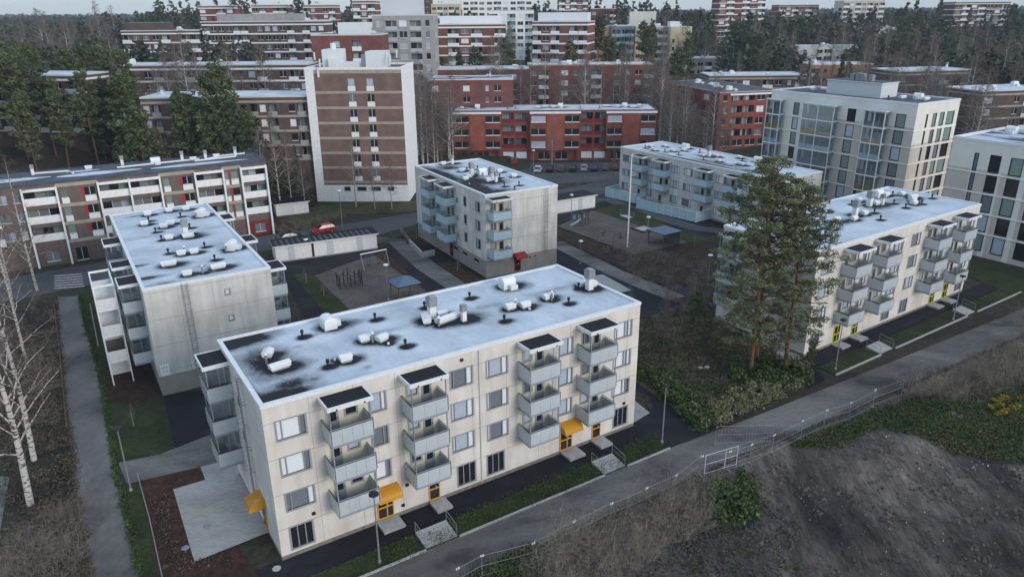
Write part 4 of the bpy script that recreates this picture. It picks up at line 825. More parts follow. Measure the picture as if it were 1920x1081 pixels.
far('brick_block', 'shaded red brick block hidden by tall birches', (990, 125), 228, (1228, 119), 228, 12, 4, 'dull_brick', 'wb.wnwb.wnwb', group=GR, roof='white_roof', edge='band_beige')
far('brick_block', 'red brick block gridded by white columns beside the concrete tower', (816, 45), 255, (948, 47), 255, 13, 6, 'dull_brick', '.bwb.b', bands='white_paint', group=GR, roof='white_roof', penth=[(.05, .95, 2.6, 'white_metal')])
far('brick_block', 'red and white striped block with broad white top storey', (998, 40), 255, (1102, 42), 250, 14, 6, 'dull_brick', 'bwb.bb', bands='white_paint', group=GR, roof='white_roof', penth=[(.05, .95, 2.8, 'white_metal')])
far('white_block', 'white terraced block between the two brick blocks', (916, 18), 330, (1001, 22), 330, 14, 6, 'white_paint', 'bwbwb', group='white far blocks', mt='parapet_blue')
far('white_block', 'long white apartment block against the sky', (866, -2), 440, (999, -1), 440, 14, 6, 'white_paint', 'wbwwbwwbw', group='white far blocks')
far('white_block', 'cream yellow block right of the concrete tower', (808, 9), 420, (862, 8), 420, 12, 4, 'yellow_wall', 'wbwbw', group='white far blocks')
far('brick_block', 'red and white block standing on the skyline', (1048, -6), 430, (1104, -5), 430, 14, 5, 'dull_brick', 'bwbwb', bands='white_paint', group=GR)
far('brick_block', 'dark brick block half sunk in the treetops', (1108, 17), 400, (1156, 16), 400, 12, 3, 'dull_brick', 'w.wb', group=GR)
far('white_block', 'plain pale block alone among treetops', (1181, 23), 400, (1231, 22), 400, 12, 3, 'cream_wall', '....', group='white far blocks')
far('colour_block', 'orange rendered house between white striped neighbours', (1110, 50), 300, (1142, 51), 300, 12, 4, 'orange_wall', 'bw.', group='coloured far blocks')
far('colour_block', 'blue glazed block next to the orange house', (1146, 48), 300, (1190, 50), 300, 12, 4, 'blue_glass_wall', 'bbbbb', group='coloured far blocks', mt='parapet_blue')
far('colour_block', 'cream yellow rendered house with two window columns', (1192, 49), 300, (1229, 50), 300, 12, 4, 'yellow_wall', 'wnw', group='coloured far blocks')
far('colour_block', 'grey balcony house beside the cream yellow one', (1229, 50), 305, (1258, 52), 305, 12, 4, 'grey_wall', 'bb', group='coloured far blocks')
far('colour_block', 'ochre rendered house at the right end of the coloured row', (1258, 50), 300, (1298, 52), 300, 12, 3, 'yellow_wall', 'n.w', group='coloured far blocks', penth=[(.05, .5, 2, 'white_metal')])
far('tower_block', 'red and white tower cut by the top of the picture', (1350, -8), 430, (1437, -8), 430, 16, 8, 'dull_brick', 'wb.bwb', bands='white_paint', group=None)
far('brick_block', 'pinkish red terraced block on the right skyline', (1461, 10), 500, (1536, 9), 500, 14, 4, 'dull_brick', 'bwbwbw', bands='band_beige', group=GR)
far('brick_block', 'pale pink and cream block on the skyline', (1583, 3), 480, (1661, 0), 480, 14, 4, 'beige_wall', 'bwbwbwb', group=GR)
far('slab_block', 'brown and cream block at the top corner above the forest', (1792, 4), 440, (1896, 4), 440, 14, 4, 'dark_brick', 'wbwbwwb', bands='cream_wall', group=GS)
far('brick_block', 'red block with white balconies on the forest horizon', (471, 10), 400, (536, 10), 400, 12, 4, 'dull_brick', 'wb.bb', bands='white_paint', group=GR)
far('brick_block', 'dark red striped block on the forest horizon', (568, 10), 380, (627, 10), 380, 12, 4, 'dull_brick', 'bw.wb', bands='cream_wall', group=GR)
far('brick_block', 'low red block right above the long brown slab', (370, 12), 350, (438, 11), 350, 12, 3, 'dull_brick', 'w.bw', bands='white_paint', group=GR)
far('tower_block', 'thin dark tower poking above the concrete block', (772, -8), 420, (806, -8), 420, 14, 9, 'dark_brick', 'wbw', group=None)
far('tower_block', 'beige and red tower behind the brick block', (660, 2), 330, (702, 2), 330, 14, 8, 'dull_brick', 'bwb', bands='cream_wall', group=None)
far('slab_block', 'brown brick slab with pale posts beside the blue-grey roof', (1330, 140), 235, (1512, 143), 235, 12, 3, 'dark_brick', 'wbnw.bwnb', group=GS, roof='white_roof', bands='band_beige')
far('brick_block', 'small orange brick house with white corner among pines', (1520, 118), 262, (1638, 124), 262, 12, 3, 'tan_brick', 'bn....', group=GR, roof='white_roof')
far('slab_block', 'grey brown slab behind bare birches right of the plant room', (1686, 132), 215, (1822, 133), 220, 12, 4, 'dark_brick', 'w.nwbw.', group=GS, roof='white_roof', bands='grey_wall')
far('slab_block', 'dark slab with pale posts at the forest edge by the picture side', (1844, 168), 185, (1975, 170), 190, 12, 4, 'dark_brick', 'w.nbw', group=GS, roof='white_roof', bands='grey_wall')
far('slab_block', 'low block with a flat grey roof among birches', (1245, 108), 300, (1368, 112), 300, 12, 3, 'grey_wall', 'bwbwwb.w', group=GS, roof='white_roof', penth=[(.1, .3, 3, 'alu_light')])
far('white_block', 'small white roofed hut glimpsed between right hand pines', (1650, 52), 420, (1684, 52), 420, 10, 2, 'white_paint', 'w.w', group='white far blocks', roof='white_roof')
far('white_block', 'cream row partly hidden by the pines', (1498, 85), 330, (1612, 88), 330, 10, 2, 'cream_wall', 'w.wb.w.', group='white far blocks', roof='white_roof')
far('slab_block', 'brown slab at the left picture edge behind pines', (-40, 133), 175, (140, 150), 170, 11, 4, 'dark_brick', 'wbnwb.wb', group=GS, roof='white_roof', bands='white_paint')
#@@PART3
# ------------------------------------------------------------------ terrain: flat estate, wooded rise behind it
_cp = [(x, y, 0.0) for x in range(-140, 141, 20) for y in range(30, 141, 22)] + [(-40, 160, 0), (-25, 160, 0), (-40, 145, 0), (-10, 190, 0), (10, 190, 0), (35, 190, 0), (10, 175, 0), (30, 175, 0), (55, 175, 0), (80, 160, 0), (70, 150, 0), (100, 150, .5), (100, 120, 0), (-10, 160, 0), (10, 155, 0)]
_cp += [(x, y, max(0.5, z)) for x, y, z in CTRL if y < 460] + [(sin(a) * 750, cos(a) * 750, 17) for a in [-.8, -.6, -.4, -.2, 0, .2, .4, .6, .8]] + [(sin(a) * r_, cos(a) * r_, z_) for r_, z_ in ((1100, 19), (1500, 21), (2000, 23), (2600, 24), (3200, 25)) for a in [-.8, -.6, -.4, -.2, 0, .2, .4, .6, .8]] + [(-110, 210, 7), (-160, 260, 12)]
_cp = np.array(_cp)
def TZ(x, y):
    x, y = np.atleast_1d(np.asarray(x, float)), np.atleast_1d(np.asarray(y, float)); out = np.empty(x.shape)
    for i in range(0, x.size, 4000):
        d2 = (x.flat[i:i + 4000][:, None] - _cp[:, 0]) ** 2 + (y.flat[i:i + 4000][:, None] - _cp[:, 1]) ** 2 + 60
        wgt = d2 ** -1.5; out.flat[i:i + 4000] = (wgt * _cp[:, 2]).sum(1) / wgt.sum(1)
    return np.maximum(0, out - 0.7)
gx = np.concatenate([-np.geomspace(3000, 200, 16), np.arange(-190, 191, 7.0), np.geomspace(200, 3000, 16)])
gy = np.concatenate([[-60, 0, 30], np.arange(50, 420, 7.0), np.geomspace(430, 3400, 22)])
XX, YY = np.meshgrid(gx, gy); ZZ = TZ(XX.ravel(), YY.ravel())
me = bpy.data.meshes.new('ground'); nx = len(gx)
me.from_pydata([(float(a), float(b), float(c)) for a, b, c in zip(XX.ravel(), YY.ravel(), ZZ)], [], [(j * nx + i, j * nx + i + 1, (j + 1) * nx + i + 1, (j + 1) * nx + i) for j in range(len(gy) - 1) for i in range(nx - 1)])
me.materials.append(M['forest_floor']); me.update(); struct('ground', me)

_sheet = 0
def sheet(name, pts, lvl, mt, thing_label=None, cat=None):
    global _sheet; _sheet += 1; z = 0.02 * lvl + 0.0004 * _sheet
    m_ = MB().face([(p[0], p[1], z) for p in pts], mt).mesh(name); return struct(name, m_)
P = lambda *a: [G(*p) for p in a]
def strip(name, pts, wd, lvl, mt):
    global _sheet; _sheet += 1; lvl = lvl + 0.02 * _sheet; V_ = [Vector(p) for p in pts]; l, r = [], []
    for i, p in enumerate(V_):
        d = (V_[min(i + 1, len(V_) - 1)] - V_[max(i - 1, 0)]).normalized(); n = Vector((-d.y, d.x)) * wd / 2; l.append(p + n); r.append(p - n)
    b = MB()
    for i in range(len(V_) - 1): b.face([(*r[i], .02 * lvl), (*r[i + 1], .02 * lvl), (*l[i + 1], .02 * lvl), (*l[i], .02 * lvl)], mt)
    return struct(name, b.mesh(name))
# streets and paths
sheet('street', [(-150, 50), (-140, 42), (-66, 96.8), (-43, 115.2), (-24.2, 124.0), (-18, 131.5), (0, 142), (22, 156), (40, 172), (52, 186), (40, 186), (22, 168), (2, 152), (-19, 140), (-34.8, 129.8), (-44.7, 124.5), (-67, 109.5)], 2, 'street_asphalt')
sheet('parking_lot', [(-12, 190), (-8, 166), (6, 164), (24, 167), (44, 184), (30, 190)], 3, 'street_asphalt')
sheet('courtyard', [(-37, 109), (-22, 117), (-18.5, 127), (0, 139), (10, 137), (24, 154), (44, 124), (40, 108), (36, 92), (31, 84), (26, 80), (30, 72), (23, 63), (16.5, 58), (13.5, 60), (14, 66), (8, 72), (-20, 56), (-33, 66), (-22, 77)], 1, 'new_asphalt')
strip('road', [E(-30, -6.85), E(34, -6.85), E(44, -7.3), E(62, -7.7), E(150, -9.2)], 4.25, 3, 'old_asphalt')
strip('courtyard_path', P((660, 447), (745, 452), (800, 500), (870, 545), (900, 565)), 3.4, 2, 'old_asphalt')
strip('courtyard_path', P((1040, 455), (1150, 510), (1270, 560)), 3.0, 2, 'old_asphalt')
strip('courtyard_path', [(14, 147), (20, 150), (24, 142), (33, 128), (40, 124), (38, 112), (33, 100)], 3.4, 2, 'street_asphalt')
sheet('path', P((104, 557), (150, 555), (160, 607), (185, 690), (203, 790), (217, 885), (237, 970), (262, 1080), (275, 1150), (180, 1150), (165, 1081), (160, 1035), (142, 960), (136, 850), (120, 765), (108, 615)), 2, 'grey_path')
sheet('path', P((-60, 880), (18, 895), (0, 1000), (-20, 1150), (-200, 1150)), 2, 'grey_path')
sheet('side_path', P((222, 868), (300, 852), (395, 815), (408, 868), (262, 902), (238, 908)), 3, 'old_asphalt')
sheet('walkway', P((305, 742), (375, 732), (440, 800), (408, 868), (330, 848)), 2, 'new_asphalt')
sheet('walkway', [E(-.3, -.02), E(33.6, -.02), E(34.2, 3.0), E(37, 1.5), E(38.5, -2), E(37, -4.7), E(33.3, -4.6), E(33.3, -2.75), E(-1.5, -2.75), E(-3.5, 0)], 2, 'new_asphalt')
sheet('terrace_paving', P((325, 918), (385, 900), (376, 876), (450, 857), (540, 1000), (500, 1000), (365, 1054)), 4, 'pavers')
sheet('terrace_paving', [E(33.35, .3), E(36.2, .9), E(36.6, 3.6), E(33.4, 7.2)], 3, 'pavers')
sheet('terrace_paving', P((1310, 612), (1360, 592), (1500, 640), (1500, 675), (1455, 672)), 3, 'pavers')
sheet('terrace_paving', P((1100, 520), (1130, 515), (1185, 545), (1150, 552)), 4, 'pavers')
# beds and lawns
sheet('bark_bed', P((262, 902), (376, 876), (385, 900), (325, 918), (365, 1054), (440, 1025), (485, 1081), (480, 1150), (310, 1150)), 3, 'bark_mulch')
sheet('bark_bed', P((195, 665), (245, 655), (305, 742), (250, 762), (200, 755)), 3, 'dark_mulch')
sheet('bark_bed', P((755, 437), (800, 445), (800, 458), (763, 458)), 3, 'bark_mulch')
sheet('bark_bed', P((700, 478), (725, 474), (800, 545), (820, 560), (790, 560)), 3, 'bark_mulch')
sheet('bark_bed', P((820, 495), (850, 492), (912, 528), (890, 545)), 3, 'bark_mulch')
sheet('bark_slope', P((1046, 428), (1190, 478), (1345, 440), (1375, 500), (1330, 540), (1200, 520), (1046, 445)), 4, 'dark_mulch')
sheet('lawn', P((150, 545), (175, 545), (200, 665), (200, 755), (300, 742), (330, 845), (222, 868), (185, 690)), 2, 'lawn')
sheet('lawn', P((236, 910), (262, 902), (310, 1150), (285, 1150), (262, 1081)), 3, 'lawn')
sheet('lawn', P((548, 516), (588, 512), (665, 590), (630, 612)), 3, 'lawn')
sheet('lawn', P((1150, 385), (1175, 385), (1290, 440), (1335, 448), (1290, 460), (1110, 395)), 4, 'lawn')
sheet('lawn', P((600, 385), (800, 372), (800, 395), (700, 402), (620, 402)), 3, 'rough_grass')
sheet('lawn', P((505, 410), (600, 385), (640, 395), (650, 408), (560, 425)), 3, 'rough_grass')
sheet('lawn', [E(-3, -2.8), E(9.0, -2.8), E(9.0, -4.62), E(-3, -4.62)], 3, 'lawn'); sheet('lawn', [E(12.0, -2.8), E(25.9, -2.8), E(25.9, -4.62), E(12.0, -4.62)], 3, 'lawn'); sheet('lawn', [E(28.5, -2.8), E(33.3, -2.8), E(33.3, -4.55), E(28.5, -4.62)], 3, 'lawn')
sheet('rough_lawn', P((1197, 600), (1320, 560), (1420, 600), (1500, 690), (1520, 715), (1400, 765), (1320, 805), (1190, 715)), 2, 'rough_grass')
RF = lambda x, y: (32.9 + x * cos(R(34.1)) - y * sin(R(34.1)), 74.86 + x * sin(R(34.1)) + y * cos(R(34.1)))
sheet('walkway', [RF(-1, 0), RF(45, 0), RF(45, -2.4), RF(-1, -2.2), RF(-3, -4.8), RF(-6, -4.9), RF(-3.6, 0)], 2, 'new_asphalt')
for x0, x1 in ((-1, 7.6), (10.7, 27.2), (29.8, 42)): sheet('lawn', [RF(x0, -2.5), RF(x1, -2.5), RF(x1, -4.65), RF(x0, -4.65)], 3, 'lawn')
sheet('lawn', P((1815, 482), (1925, 512), (1990, 560), (1900, 552), (1815, 520)), 3, 'lawn')
sheet('playground_surface', P((590, 517), (700, 478), (800, 548), (680, 605)), 3, 'play_sand')
sheet('playground_surface', P((1046, 425), (1110, 395), (1290, 455), (1190, 478)), 5, 'play_sand')
# kerbs
def kerb(a, b_, FR): 
    m_ = MB().box(0, -.09, 0, b_ - a, .09, .16, 'kerb_stone').mesh('kerb'); p = FR(a, -4.75); q = FR(b_, -4.75)
    return struct('kerb', m_, None) if False else obj('kerb', m_, None, (p[0], p[1], 0), math.atan2(q[1] - p[1], q[0] - p[0]), kind='structure')
for a, b_ in ((-6, 9.1), (11.9, 25.9), (28.4, 33.4)): kerb(a, b_, E)
for a, b_ in ((-1, 7.6), (10.6, 27.2), (29.8, 42)): kerb(a, b_, RF)
cw = MB()
for i in range(6):
    a, c = G(101, 519 + i * 4.6), G(152 + i, 515 + i * 4.6); d = np.array(c) - np.array(a); n = np.array((-d[1], d[0])) / np.linalg.norm(d) * .5
    cw.face([(a[0], a[1], .065), (c[0], c[1], .065), (c[0] + n[0], c[1] + n[1], .065), (a[0] + n[0], a[1] + n[1], .065)], 'street_paint')
struct('crosswalk_stripes', cw.mesh('crosswalk_stripes'))
# rough building ground beside the road
us = np.arange(-30, 150, .6); vs = np.concatenate([np.arange(-9.0, -40, -.6), np.arange(-40, -62, -2.0)]); UU, VV = np.meshgrid(us, vs)
edge_ = np.interp(UU, [-30, 34, 44, 62, 150], [-9.0, -9.0, -9.4, -9.9, -11.4]); VV = VV + (edge_ + 9.0)
from mathutils import noise
dep_ = np.clip((-9 - VV) / 6, 0, 1)
hz = np.array([noise.fractal((u * .16, v * .22, 3.1), 1.0, 2.1, 5) for u, v in zip(UU.ravel(), VV.ravel())]).reshape(UU.shape)
hz2 = np.array([noise.fractal((u * .9, v * 1.2, 7.7), 0.9, 2.0, 3) for u, v in zip(UU.ravel(), VV.ravel())]).reshape(UU.shape)
ZR = .05 + dep_ * (np.maximum(0, hz * .6 + .12) + .11 * hz2); ZR = np.maximum(ZR, .045)
EV = [E(float(u), float(v)) for u, v in zip(UU.ravel(), VV.ravel())]; nx = len(us)
me = bpy.data.meshes.new('bare_ground'); me.from_pydata([(p[0], p[1], float(z)) for p, z in zip(EV, ZR.ravel())], [], [(j * nx + i, (j + 1) * nx + i, (j + 1) * nx + i + 1, j * nx + i + 1) for j in range(len(vs) - 1) for i in range(nx - 1)])
me.polygons.foreach_set('use_smooth', [True] * len(me.polygons)); me.materials.append(M['dirt']); me.update(); struct('bare_ground', me)
def dirt_z(x, y):
    dx, dy = x - FO[0], y - FO[1]; u = dx * cos(FA) + dy * sin(FA); v = -dx * sin(FA) + dy * cos(FA)
    if v > -9 or u < -30: return 0.03
    i = min(int((u + 30) / .6), nx - 1); j = min(int((-9 - v) / .6), len(vs) - 1); return float(ZR[j, i])
def in_poly(px, py, poly):
    c = False; j = len(poly) - 1
    for i in range(len(poly)):
        if (poly[i][1] > py) != (poly[j][1] > py) and px < (poly[j][0] - poly[i][0]) * (py - poly[i][1]) / (poly[j][1] - poly[i][1]) + poly[i][0]: c = not c
        j = i
    return c
def scatter(poly_px, n, mind=0):
    poly = [G(*p) for p in poly_px]; x0, x1 = min(p[0] for p in poly), max(p[0] for p in poly); y0, y1 = min(p[1] for p in poly), max(p[1] for p in poly); out = []; t = 0
    while len(out) < n and t < n * 60:
        t += 1; x, y = rng.uniform(x0, x1), rng.uniform(y0, y1)
        if in_poly(x, y, poly) and all((x - a) ** 2 + (y - b) ** 2 > mind * mind for a, b in (out if mind else ())): out.append((x, y))
    return out
# rubble
def stones(name, pts, smin, smax, mt, label):
    b = MB()
    for x, y in pts:
        s_ = rng.uniform(smin, smax) ** 1.0; z = dirt_z(x, y); a = rng.uniform(0, 6.28); k = 5
        ring = [(x + s_ * cos(a + 2 * pi * i / k) * rng.uniform(.7, 1.2), y + s_ * sin(a + 2 * pi * i / k) * rng.uniform(.6, 1.1)) for i in range(k)]
        top = [(x + (p[0] - x) * .55, y + (p[1] - y) * .55) for p in ring]; h_ = s_ * rng.uniform(.5, 1.0)
        n = len(b.v); b.v += [(*p, z - .05) for p in ring] + [(*p, z + h_) for p in top]; mi = b.mi(mt)
        b.f.append(tuple(range(n + k, n + 2 * k))); b.m.append(mi)
        for i in range(k): b.f.append((n + i, n + (i + 1) % k, n + k + (i + 1) % k, n + k + i)); b.m.append(mi)
    return obj(name, b.mesh(name), None, kind='stuff', label=label)
DIRT = [(1440, 880), (1560, 850), (1700, 790), (1925, 850), (1990, 1100), (1150, 1100), (1280, 980)]
stones('rubble', scatter(DIRT, 110), .03, .08, 'stone_light', 'pale rubble scattered over the bare ground')
stones('clods', [(a + rng.gauss(0, .5), b_ + rng.gauss(0, .5)) for a, b_ in scatter(DIRT, 60) for _ in range(16)], .05, .2, 'stone_brown', 'brown clods in heaps on the bare ground')
stones('gravel', scatter(DIRT, 900) + scatter([(1230, 1000), (1420, 930), (1500, 1000), (1450, 1100), (1180, 1100)], 1500), .04, .16, 'stone_dark', 'dark gravel and clods on the bare ground')
stones('rubble', scatter([(1560, 830), (1925, 760), (1930, 900), (1700, 900)], 50), .04, .1, 'stone_light', 'pale rubble at the weedy edge')

# ------------------------------------------------------------------ plants
def limb(b, p, d, ln, r, mt, seg=3, droop=0.0, wig=.12, k=4):
    pts = [Vector(p)]; dd = Vector(d).normalized(); rr = [r]
    for i in range(seg):
        dd = (dd + Vector((rng.uniform(-wig, wig), rng.uniform(-wig, wig), rng.uniform(-wig, wig) + droop))).normalized(); pts.append(pts[-1] + dd * ln / seg); rr.append(r * (1 - .8 * (i + 1) / seg))
    b.tube(pts, rr, mt, k, False); return pts, dd
def clumps(cs, n_each, size, mt, name, flat=.35, aspect=1.5, droop=0):
    """cs: list of (x,y,z,rx,rz)"""
    C = []
    for x, y, z, rx, rz in cs:
        n = max(3, int(n_each * (rx ** 2) * .8)); q = nr.normal(size=(n, 3)); q /= np.linalg.norm(q, axis=1)[:, None]; q *= nr.uniform(.35, 1.0, n)[:, None] ** .6
        q[:, 0] *= rx; q[:, 1] *= rx; q[:, 2] *= rz; C.append(q + np.array([x, y, z]))
    C = np.concatenate(C); A, B_ = rand_axes(len(C), size, flat, aspect); return quads(name, C, A, B_, mt)
def pine(h, crown0=.45, spread=3.2, n=34, dens=60, size=.3, seed=0, mt='needles', fork=False, k=6, cl=1.0, asp=1.7):
    rng.seed(seed); b = MB(); bend = (rng.uniform(-.3, .3), rng.uniform(-.3, .3)); tr = []
    T_ = lambda t: (bend[0] * sin(t * 3), bend[1] * sin(t * 2.5), h * t)
    b.tube([T_(i / 8) for i in range(9)], [.22 * h / 20 * (1 - .85 * i / 8) + .02 for i in range(9)], 'bark_pine', k); cs = []
    for i in range(n):
        t = crown0 + (1 - crown0) * ((i + rng.random()) / n) ** .8; a = i * 2.4 + rng.uniform(-.4, .4); q = (t - crown0) / (1 - crown0)
        R_ = spread * (1 - q ** 2.2) ** .6 * rng.uniform(.55, 1.1) * (.45 + .55 * min(1, q * 3 + .3)) + .3
        p = T_(t); e = (p[0] + R_ * cos(a), p[1] + R_ * sin(a), p[2] + rng.uniform(-.6, .9) + R_ * (.18 if q < .3 else .38))
        b.tube([p, ((p[0] + e[0]) / 2, (p[1] + e[1]) / 2, (p[2] + e[2]) / 2 - .15), e], [.07, .05, .02], 'bark_pine', 4, False)
        cs.append((*e, cl * rng.uniform(.7, 1.25) * spread / 3.2, cl * rng.uniform(.28, .5)))
        if R_ > 1.4: 
            for fr, da in ((.62, .28), (.8, -.3), (.45, -.1)) if cl < 1 else ((.6, .25),):
                g_ = (p[0] + R_ * fr * cos(a + da), p[1] + R_ * fr * sin(a + da), p[2] + (e[2] - p[2]) * fr + rng.uniform(-.15, .25)); cs.append((*g_, cl * rng.uniform(.5, .95) * spread / 3.2, cl * rng.uniform(.25, .45)))
                if cl < 1: b.tube([((p[0] + e[0]) / 2, (p[1] + e[1]) / 2, (p[2] + e[2]) / 2 - .15), g_], [.03, .012], 'bark_pine', 3, False)
    for i in range(int((crown0 - .15) * 14)):
        t = rng.uniform(.18, crown0); a = rng.uniform(0, 6.28); p = T_(t); limb(b, p, (cos(a), sin(a), -.1), rng.uniform(.5, 1.6), .03, 'bark_pine', 2, k=3)
    cs.append((T_(1)[0], T_(1)[1], h, .6, .6))
    if cl < 1: cs = [(x, y, z + rng.uniform(-.25, .35), rx, rz * 1.9) for x, y, z, rx, rz in cs]
    return ('pine_tree', b.mesh('trunk'), []), clumps(cs, dens, size, mt, 'crown', .2, asp)
def spruce(h, w=2.6, seed=0, mt='needles_dark', dens=1.0, size=.3, c0=.1):
    rng.seed(seed); b = MB(); b.tube([(0, 0, 0), (0, 0, h)], [.2 * h / 18, .02], 'bark_grey', 5); C, A, B_ = [], [], []
    lv = int(h * 1.5)
    for i in range(lv):
        t = c0 + (1 - c0) * i / lv; rr = w * (1 - t) ** .8 * rng.uniform(.8, 1.1) + .15; nb = max(4, int((7 - 3 * t)))
        for j in range(nb):
            a = rng.uniform(0, 6.28); r_ = rr * rng.uniform(.7, 1.15); m_ = max(3, int(r_ * 7 * dens)); s = nr.uniform(.12, 1, m_)
            z = h * t - .28 * r_ * s ** 1.4 + nr.normal(size=m_) * .1
            C.append(np.stack([s * r_ * cos(a) + nr.normal(size=m_) * .14 * r_ * s, s * r_ * sin(a) + nr.normal(size=m_) * .14 * r_ * s, z], 1))
    C = np.concatenate(C); A, B_ = rand_axes(len(C), size, .3, 1.4); return ('spruce_tree', b.mesh('trunk'), []), quads('crown', C, A, B_, mt)
def birch(h, seed=0, n1=30, n2=7, n3=4, c0=.28, bark='bark_birch', tw='twig_brown', spread=.26, r0=None, k=6, tr=.012, lean=0):
    rng.seed(seed); b = MB(); t_ = MB(); r0 = r0 or .011 * h; wob_ = (rng.uniform(-.4, .4), rng.uniform(-.4, .4))
    T_ = lambda t: (wob_[0] * sin(t * 4) + lean * t * t, wob_[1] * sin(t * 3), h * t)
    b.tube([T_(i / 10) for i in range(11)], [r0 * (1 - i / 10.2) ** .9 for i in range(11)], bark, k)
    for i in range(n1):
        t = c0 + (1 - c0) * (i + rng.random()) / n1; a = i * 2.4 + rng.uniform(-.5, .5); q = (t - c0) / (1 - c0); ln = h * spread * (1 - q * .8) * rng.uniform(.7, 1.15)
        el = rng.uniform(.7, 1.5) + q * .8; r_ = max(.02, r0 * .28 * (1 - q * .7))
        pts, dd = limb(b, T_(t), (cos(a), sin(a), el), ln, r_, bark if r_ > .035 else tw, 4, -.04, .16, 4)
        for j in range(n2):
            s = rng.uniform(.25, 1); ii = min(int(s * 4), 3); p = pts[ii].lerp(pts[ii + 1], s * 4 - ii if s < 1 else 1); a2 = rng.uniform(0, 6.28)
            d2 = (dd + Vector((cos(a2), sin(a2), rng.uniform(-.2, .6))) * .9)
            pt2, d3 = limb(t_, p, d2, ln * rng.uniform(.25, .5), r_ * .32 + .004, tw, 3, -.05, .25, 3)
            for m_ in range(n3):
                a3 = rng.uniform(0, 6.28); q2 = pt2[rng.randint(1, 3)]
                limb(t_, q2, d3 + Vector((cos(a3), sin(a3), rng.uniform(-.6, .3))) * .9, ln * rng.uniform(.12, .3), tr, tw, 2, -.12, .3, 3)
    return ('birch_tree', b.mesh('trunk'), []), t_.mesh('branches')
def bare_shrub(h, n, seed, tw='twig_tan', rad=.55, n2=9, thin=.0065, lean=.75):
    rng.seed(seed); b = MB()
    for i in range(n):
        a = rng.uniform(0, 6.28); r_ = rad * rng.random() ** .5; p = (r_ * cos(a), r_ * sin(a), 0); ln = h * rng.uniform(.3, 1.1) ** 1.2
        pts, dd = limb(b, p, (cos(a) * lean * rng.uniform(.0, 1.3), sin(a) * lean * rng.uniform(.0, 1.3), 1), ln, thin * 1.9, tw, 4, 0, .28, 3)
        for j in range(n2):
            q = pts[rng.randint(1, 4)]; a2 = rng.uniform(0, 6.28); limb(b, q, dd * .6 + Vector((cos(a2), sin(a2), .1)) * .9, ln * rng.uniform(.15, .5), thin, tw, 3, 0, .35, 3)
    return b.mesh('bare_shrub')
def leafy(rx, ry, h, n, size, mt, seed, name='shrub', bumps=7):
    rng.seed(seed); cs = [(rng.uniform(-.6, .6) * rx, rng.uniform(-.6, .6) * ry, rng.uniform(.2, .75) * h, rng.uniform(.35, .6) * max(rx, ry), rng.uniform(.25, .42) * h) for _ in range(bumps)]
    return clumps(cs, n, size, mt, name, .1, 1.3)
def tree(kind, label, pr, x, y, s=1.0, group=None, z=None):
    tr_, cr = pr; z = float(TZ(x, y)[0]) - .1 if z is None else z
    t = thing(kind, label, 'tree', (x, y, z), rng.uniform(0, 6.28), group); t.scale = (s * rng.uniform(.92, 1.08), s * rng.uniform(.92, 1.08), s)
    obj('trunk', tr_[1], t); obj('branches' if kind in ('birch_tree', 'bare_tree') else 'crown', cr, t); return t

PINES = [pine(21, .36, 3.1, 44, 105, .17, 1, cl=.66), pine(19, .26, 2.8, 44, 105, .17, 2, cl=.66), pine(22, .44, 3.3, 46, 100, .17, 3, cl=.66), pine(17, .2, 2.7, 40, 110, .17, 4, cl=.66), pine(20, .3, 3.0, 46, 105, .17, 5, 'needles_dark', cl=.68)]
SPR = [spruce(18, 2.6, 6, size=.22, dens=2.0), spruce(15, 2.3, 7, size=.22, dens=2.0), spruce(21, 2.8, 8, size=.22, dens=2.0)]
BIR = [birch(19, 9, 34, 9, 6, tr=.022), birch(17, 10, 32, 9, 6, tr=.022), birch(21, 11, 34, 9, 6, .3, tr=.024), birch(15, 12, 30, 9, 6, .2, 'bark_grey', tr=.022)]
rng.seed(5)
# the two tall pines between the blocks
hp1 = pine(22.6, .14, 5.6, 96, 205, .075, 21, 'needles_hero', k=10, cl=.41, asp=2.2); hp2 = pine(20.6, .12, 4.7, 78, 205, .075, 22, 'needles_hero', k=10, cl=.44, asp=2.2); hp3 = pine(20, .2, 4.6, 50, 190, .075, 23, 'needles_hero', k=8, cl=.42, asp=2.2)
tree('pine_tree', 'tallest pine in the hedge corner, broad airy crown over the frosted roofs', hp1, 25.6, 70.6, 1)
tree('pine_tree', 'slimmer reddish-trunked pine standing nearest the road hedge', hp2, 29.2, 70.6, 1)
tree('pine_tree', 'pine half hidden behind the tallest one in the hedge corner', hp3, 27.2, 73.6, 1)
for (x, y, s, lb) in ((17.5, 77, .5, 'wide bare tree in the thicket behind the near block'), (21.5, 82, .5, 'bare tree at the back of the rough lawn'), (24.5, 88, .42, 'bare tree on the courtyard bank left of the pines'), (14.5, 84, .36, 'small bare tree by the path behind the near block')):
    tree('bare_tree', lb, BIR[3], x, y, s)
for (x, y, s, lb) in ((32, 71, .22, 'young pine at the foot of the slim pine'), (20.8, 77, .42, 'small dark pine inside the thicket left of the tall pines')):
    tree('pine_tree', lb, PINES[3], x, y, s)
for px_, yy_, pr_, s, lb in ((505, 142, 0, .8, 'spruce at the end of the frosted low slab'), (528, 145, 1, .85, 'spruce beside the bare birches left of the tower'), (556, 147, 0, .7, 'spruce squeezed against the brown tower'), (575, 146, 1, .55, 'low spruce at the foot of the tower corner')):
    x, y, _q = VZ(px_, 320, yy_); tree('spruce_tree', lb, SPR[pr_], x, y, s)
for px_, yy_, s, lb in ((492, 140, .85, 'birch rising over the red gable of the brown and white slab'), (518, 141, .9, 'birch before the spruces left of the tower'), (540, 143, .8, 'grey birch close to the tower wall'), (565, 141, .6, 'short birch at the tower wall foot')):
    x, y, _q = VZ(px_, 320, yy_); tree('birch_tree', lb, BIR[int(px_) % 4], x, y, s)
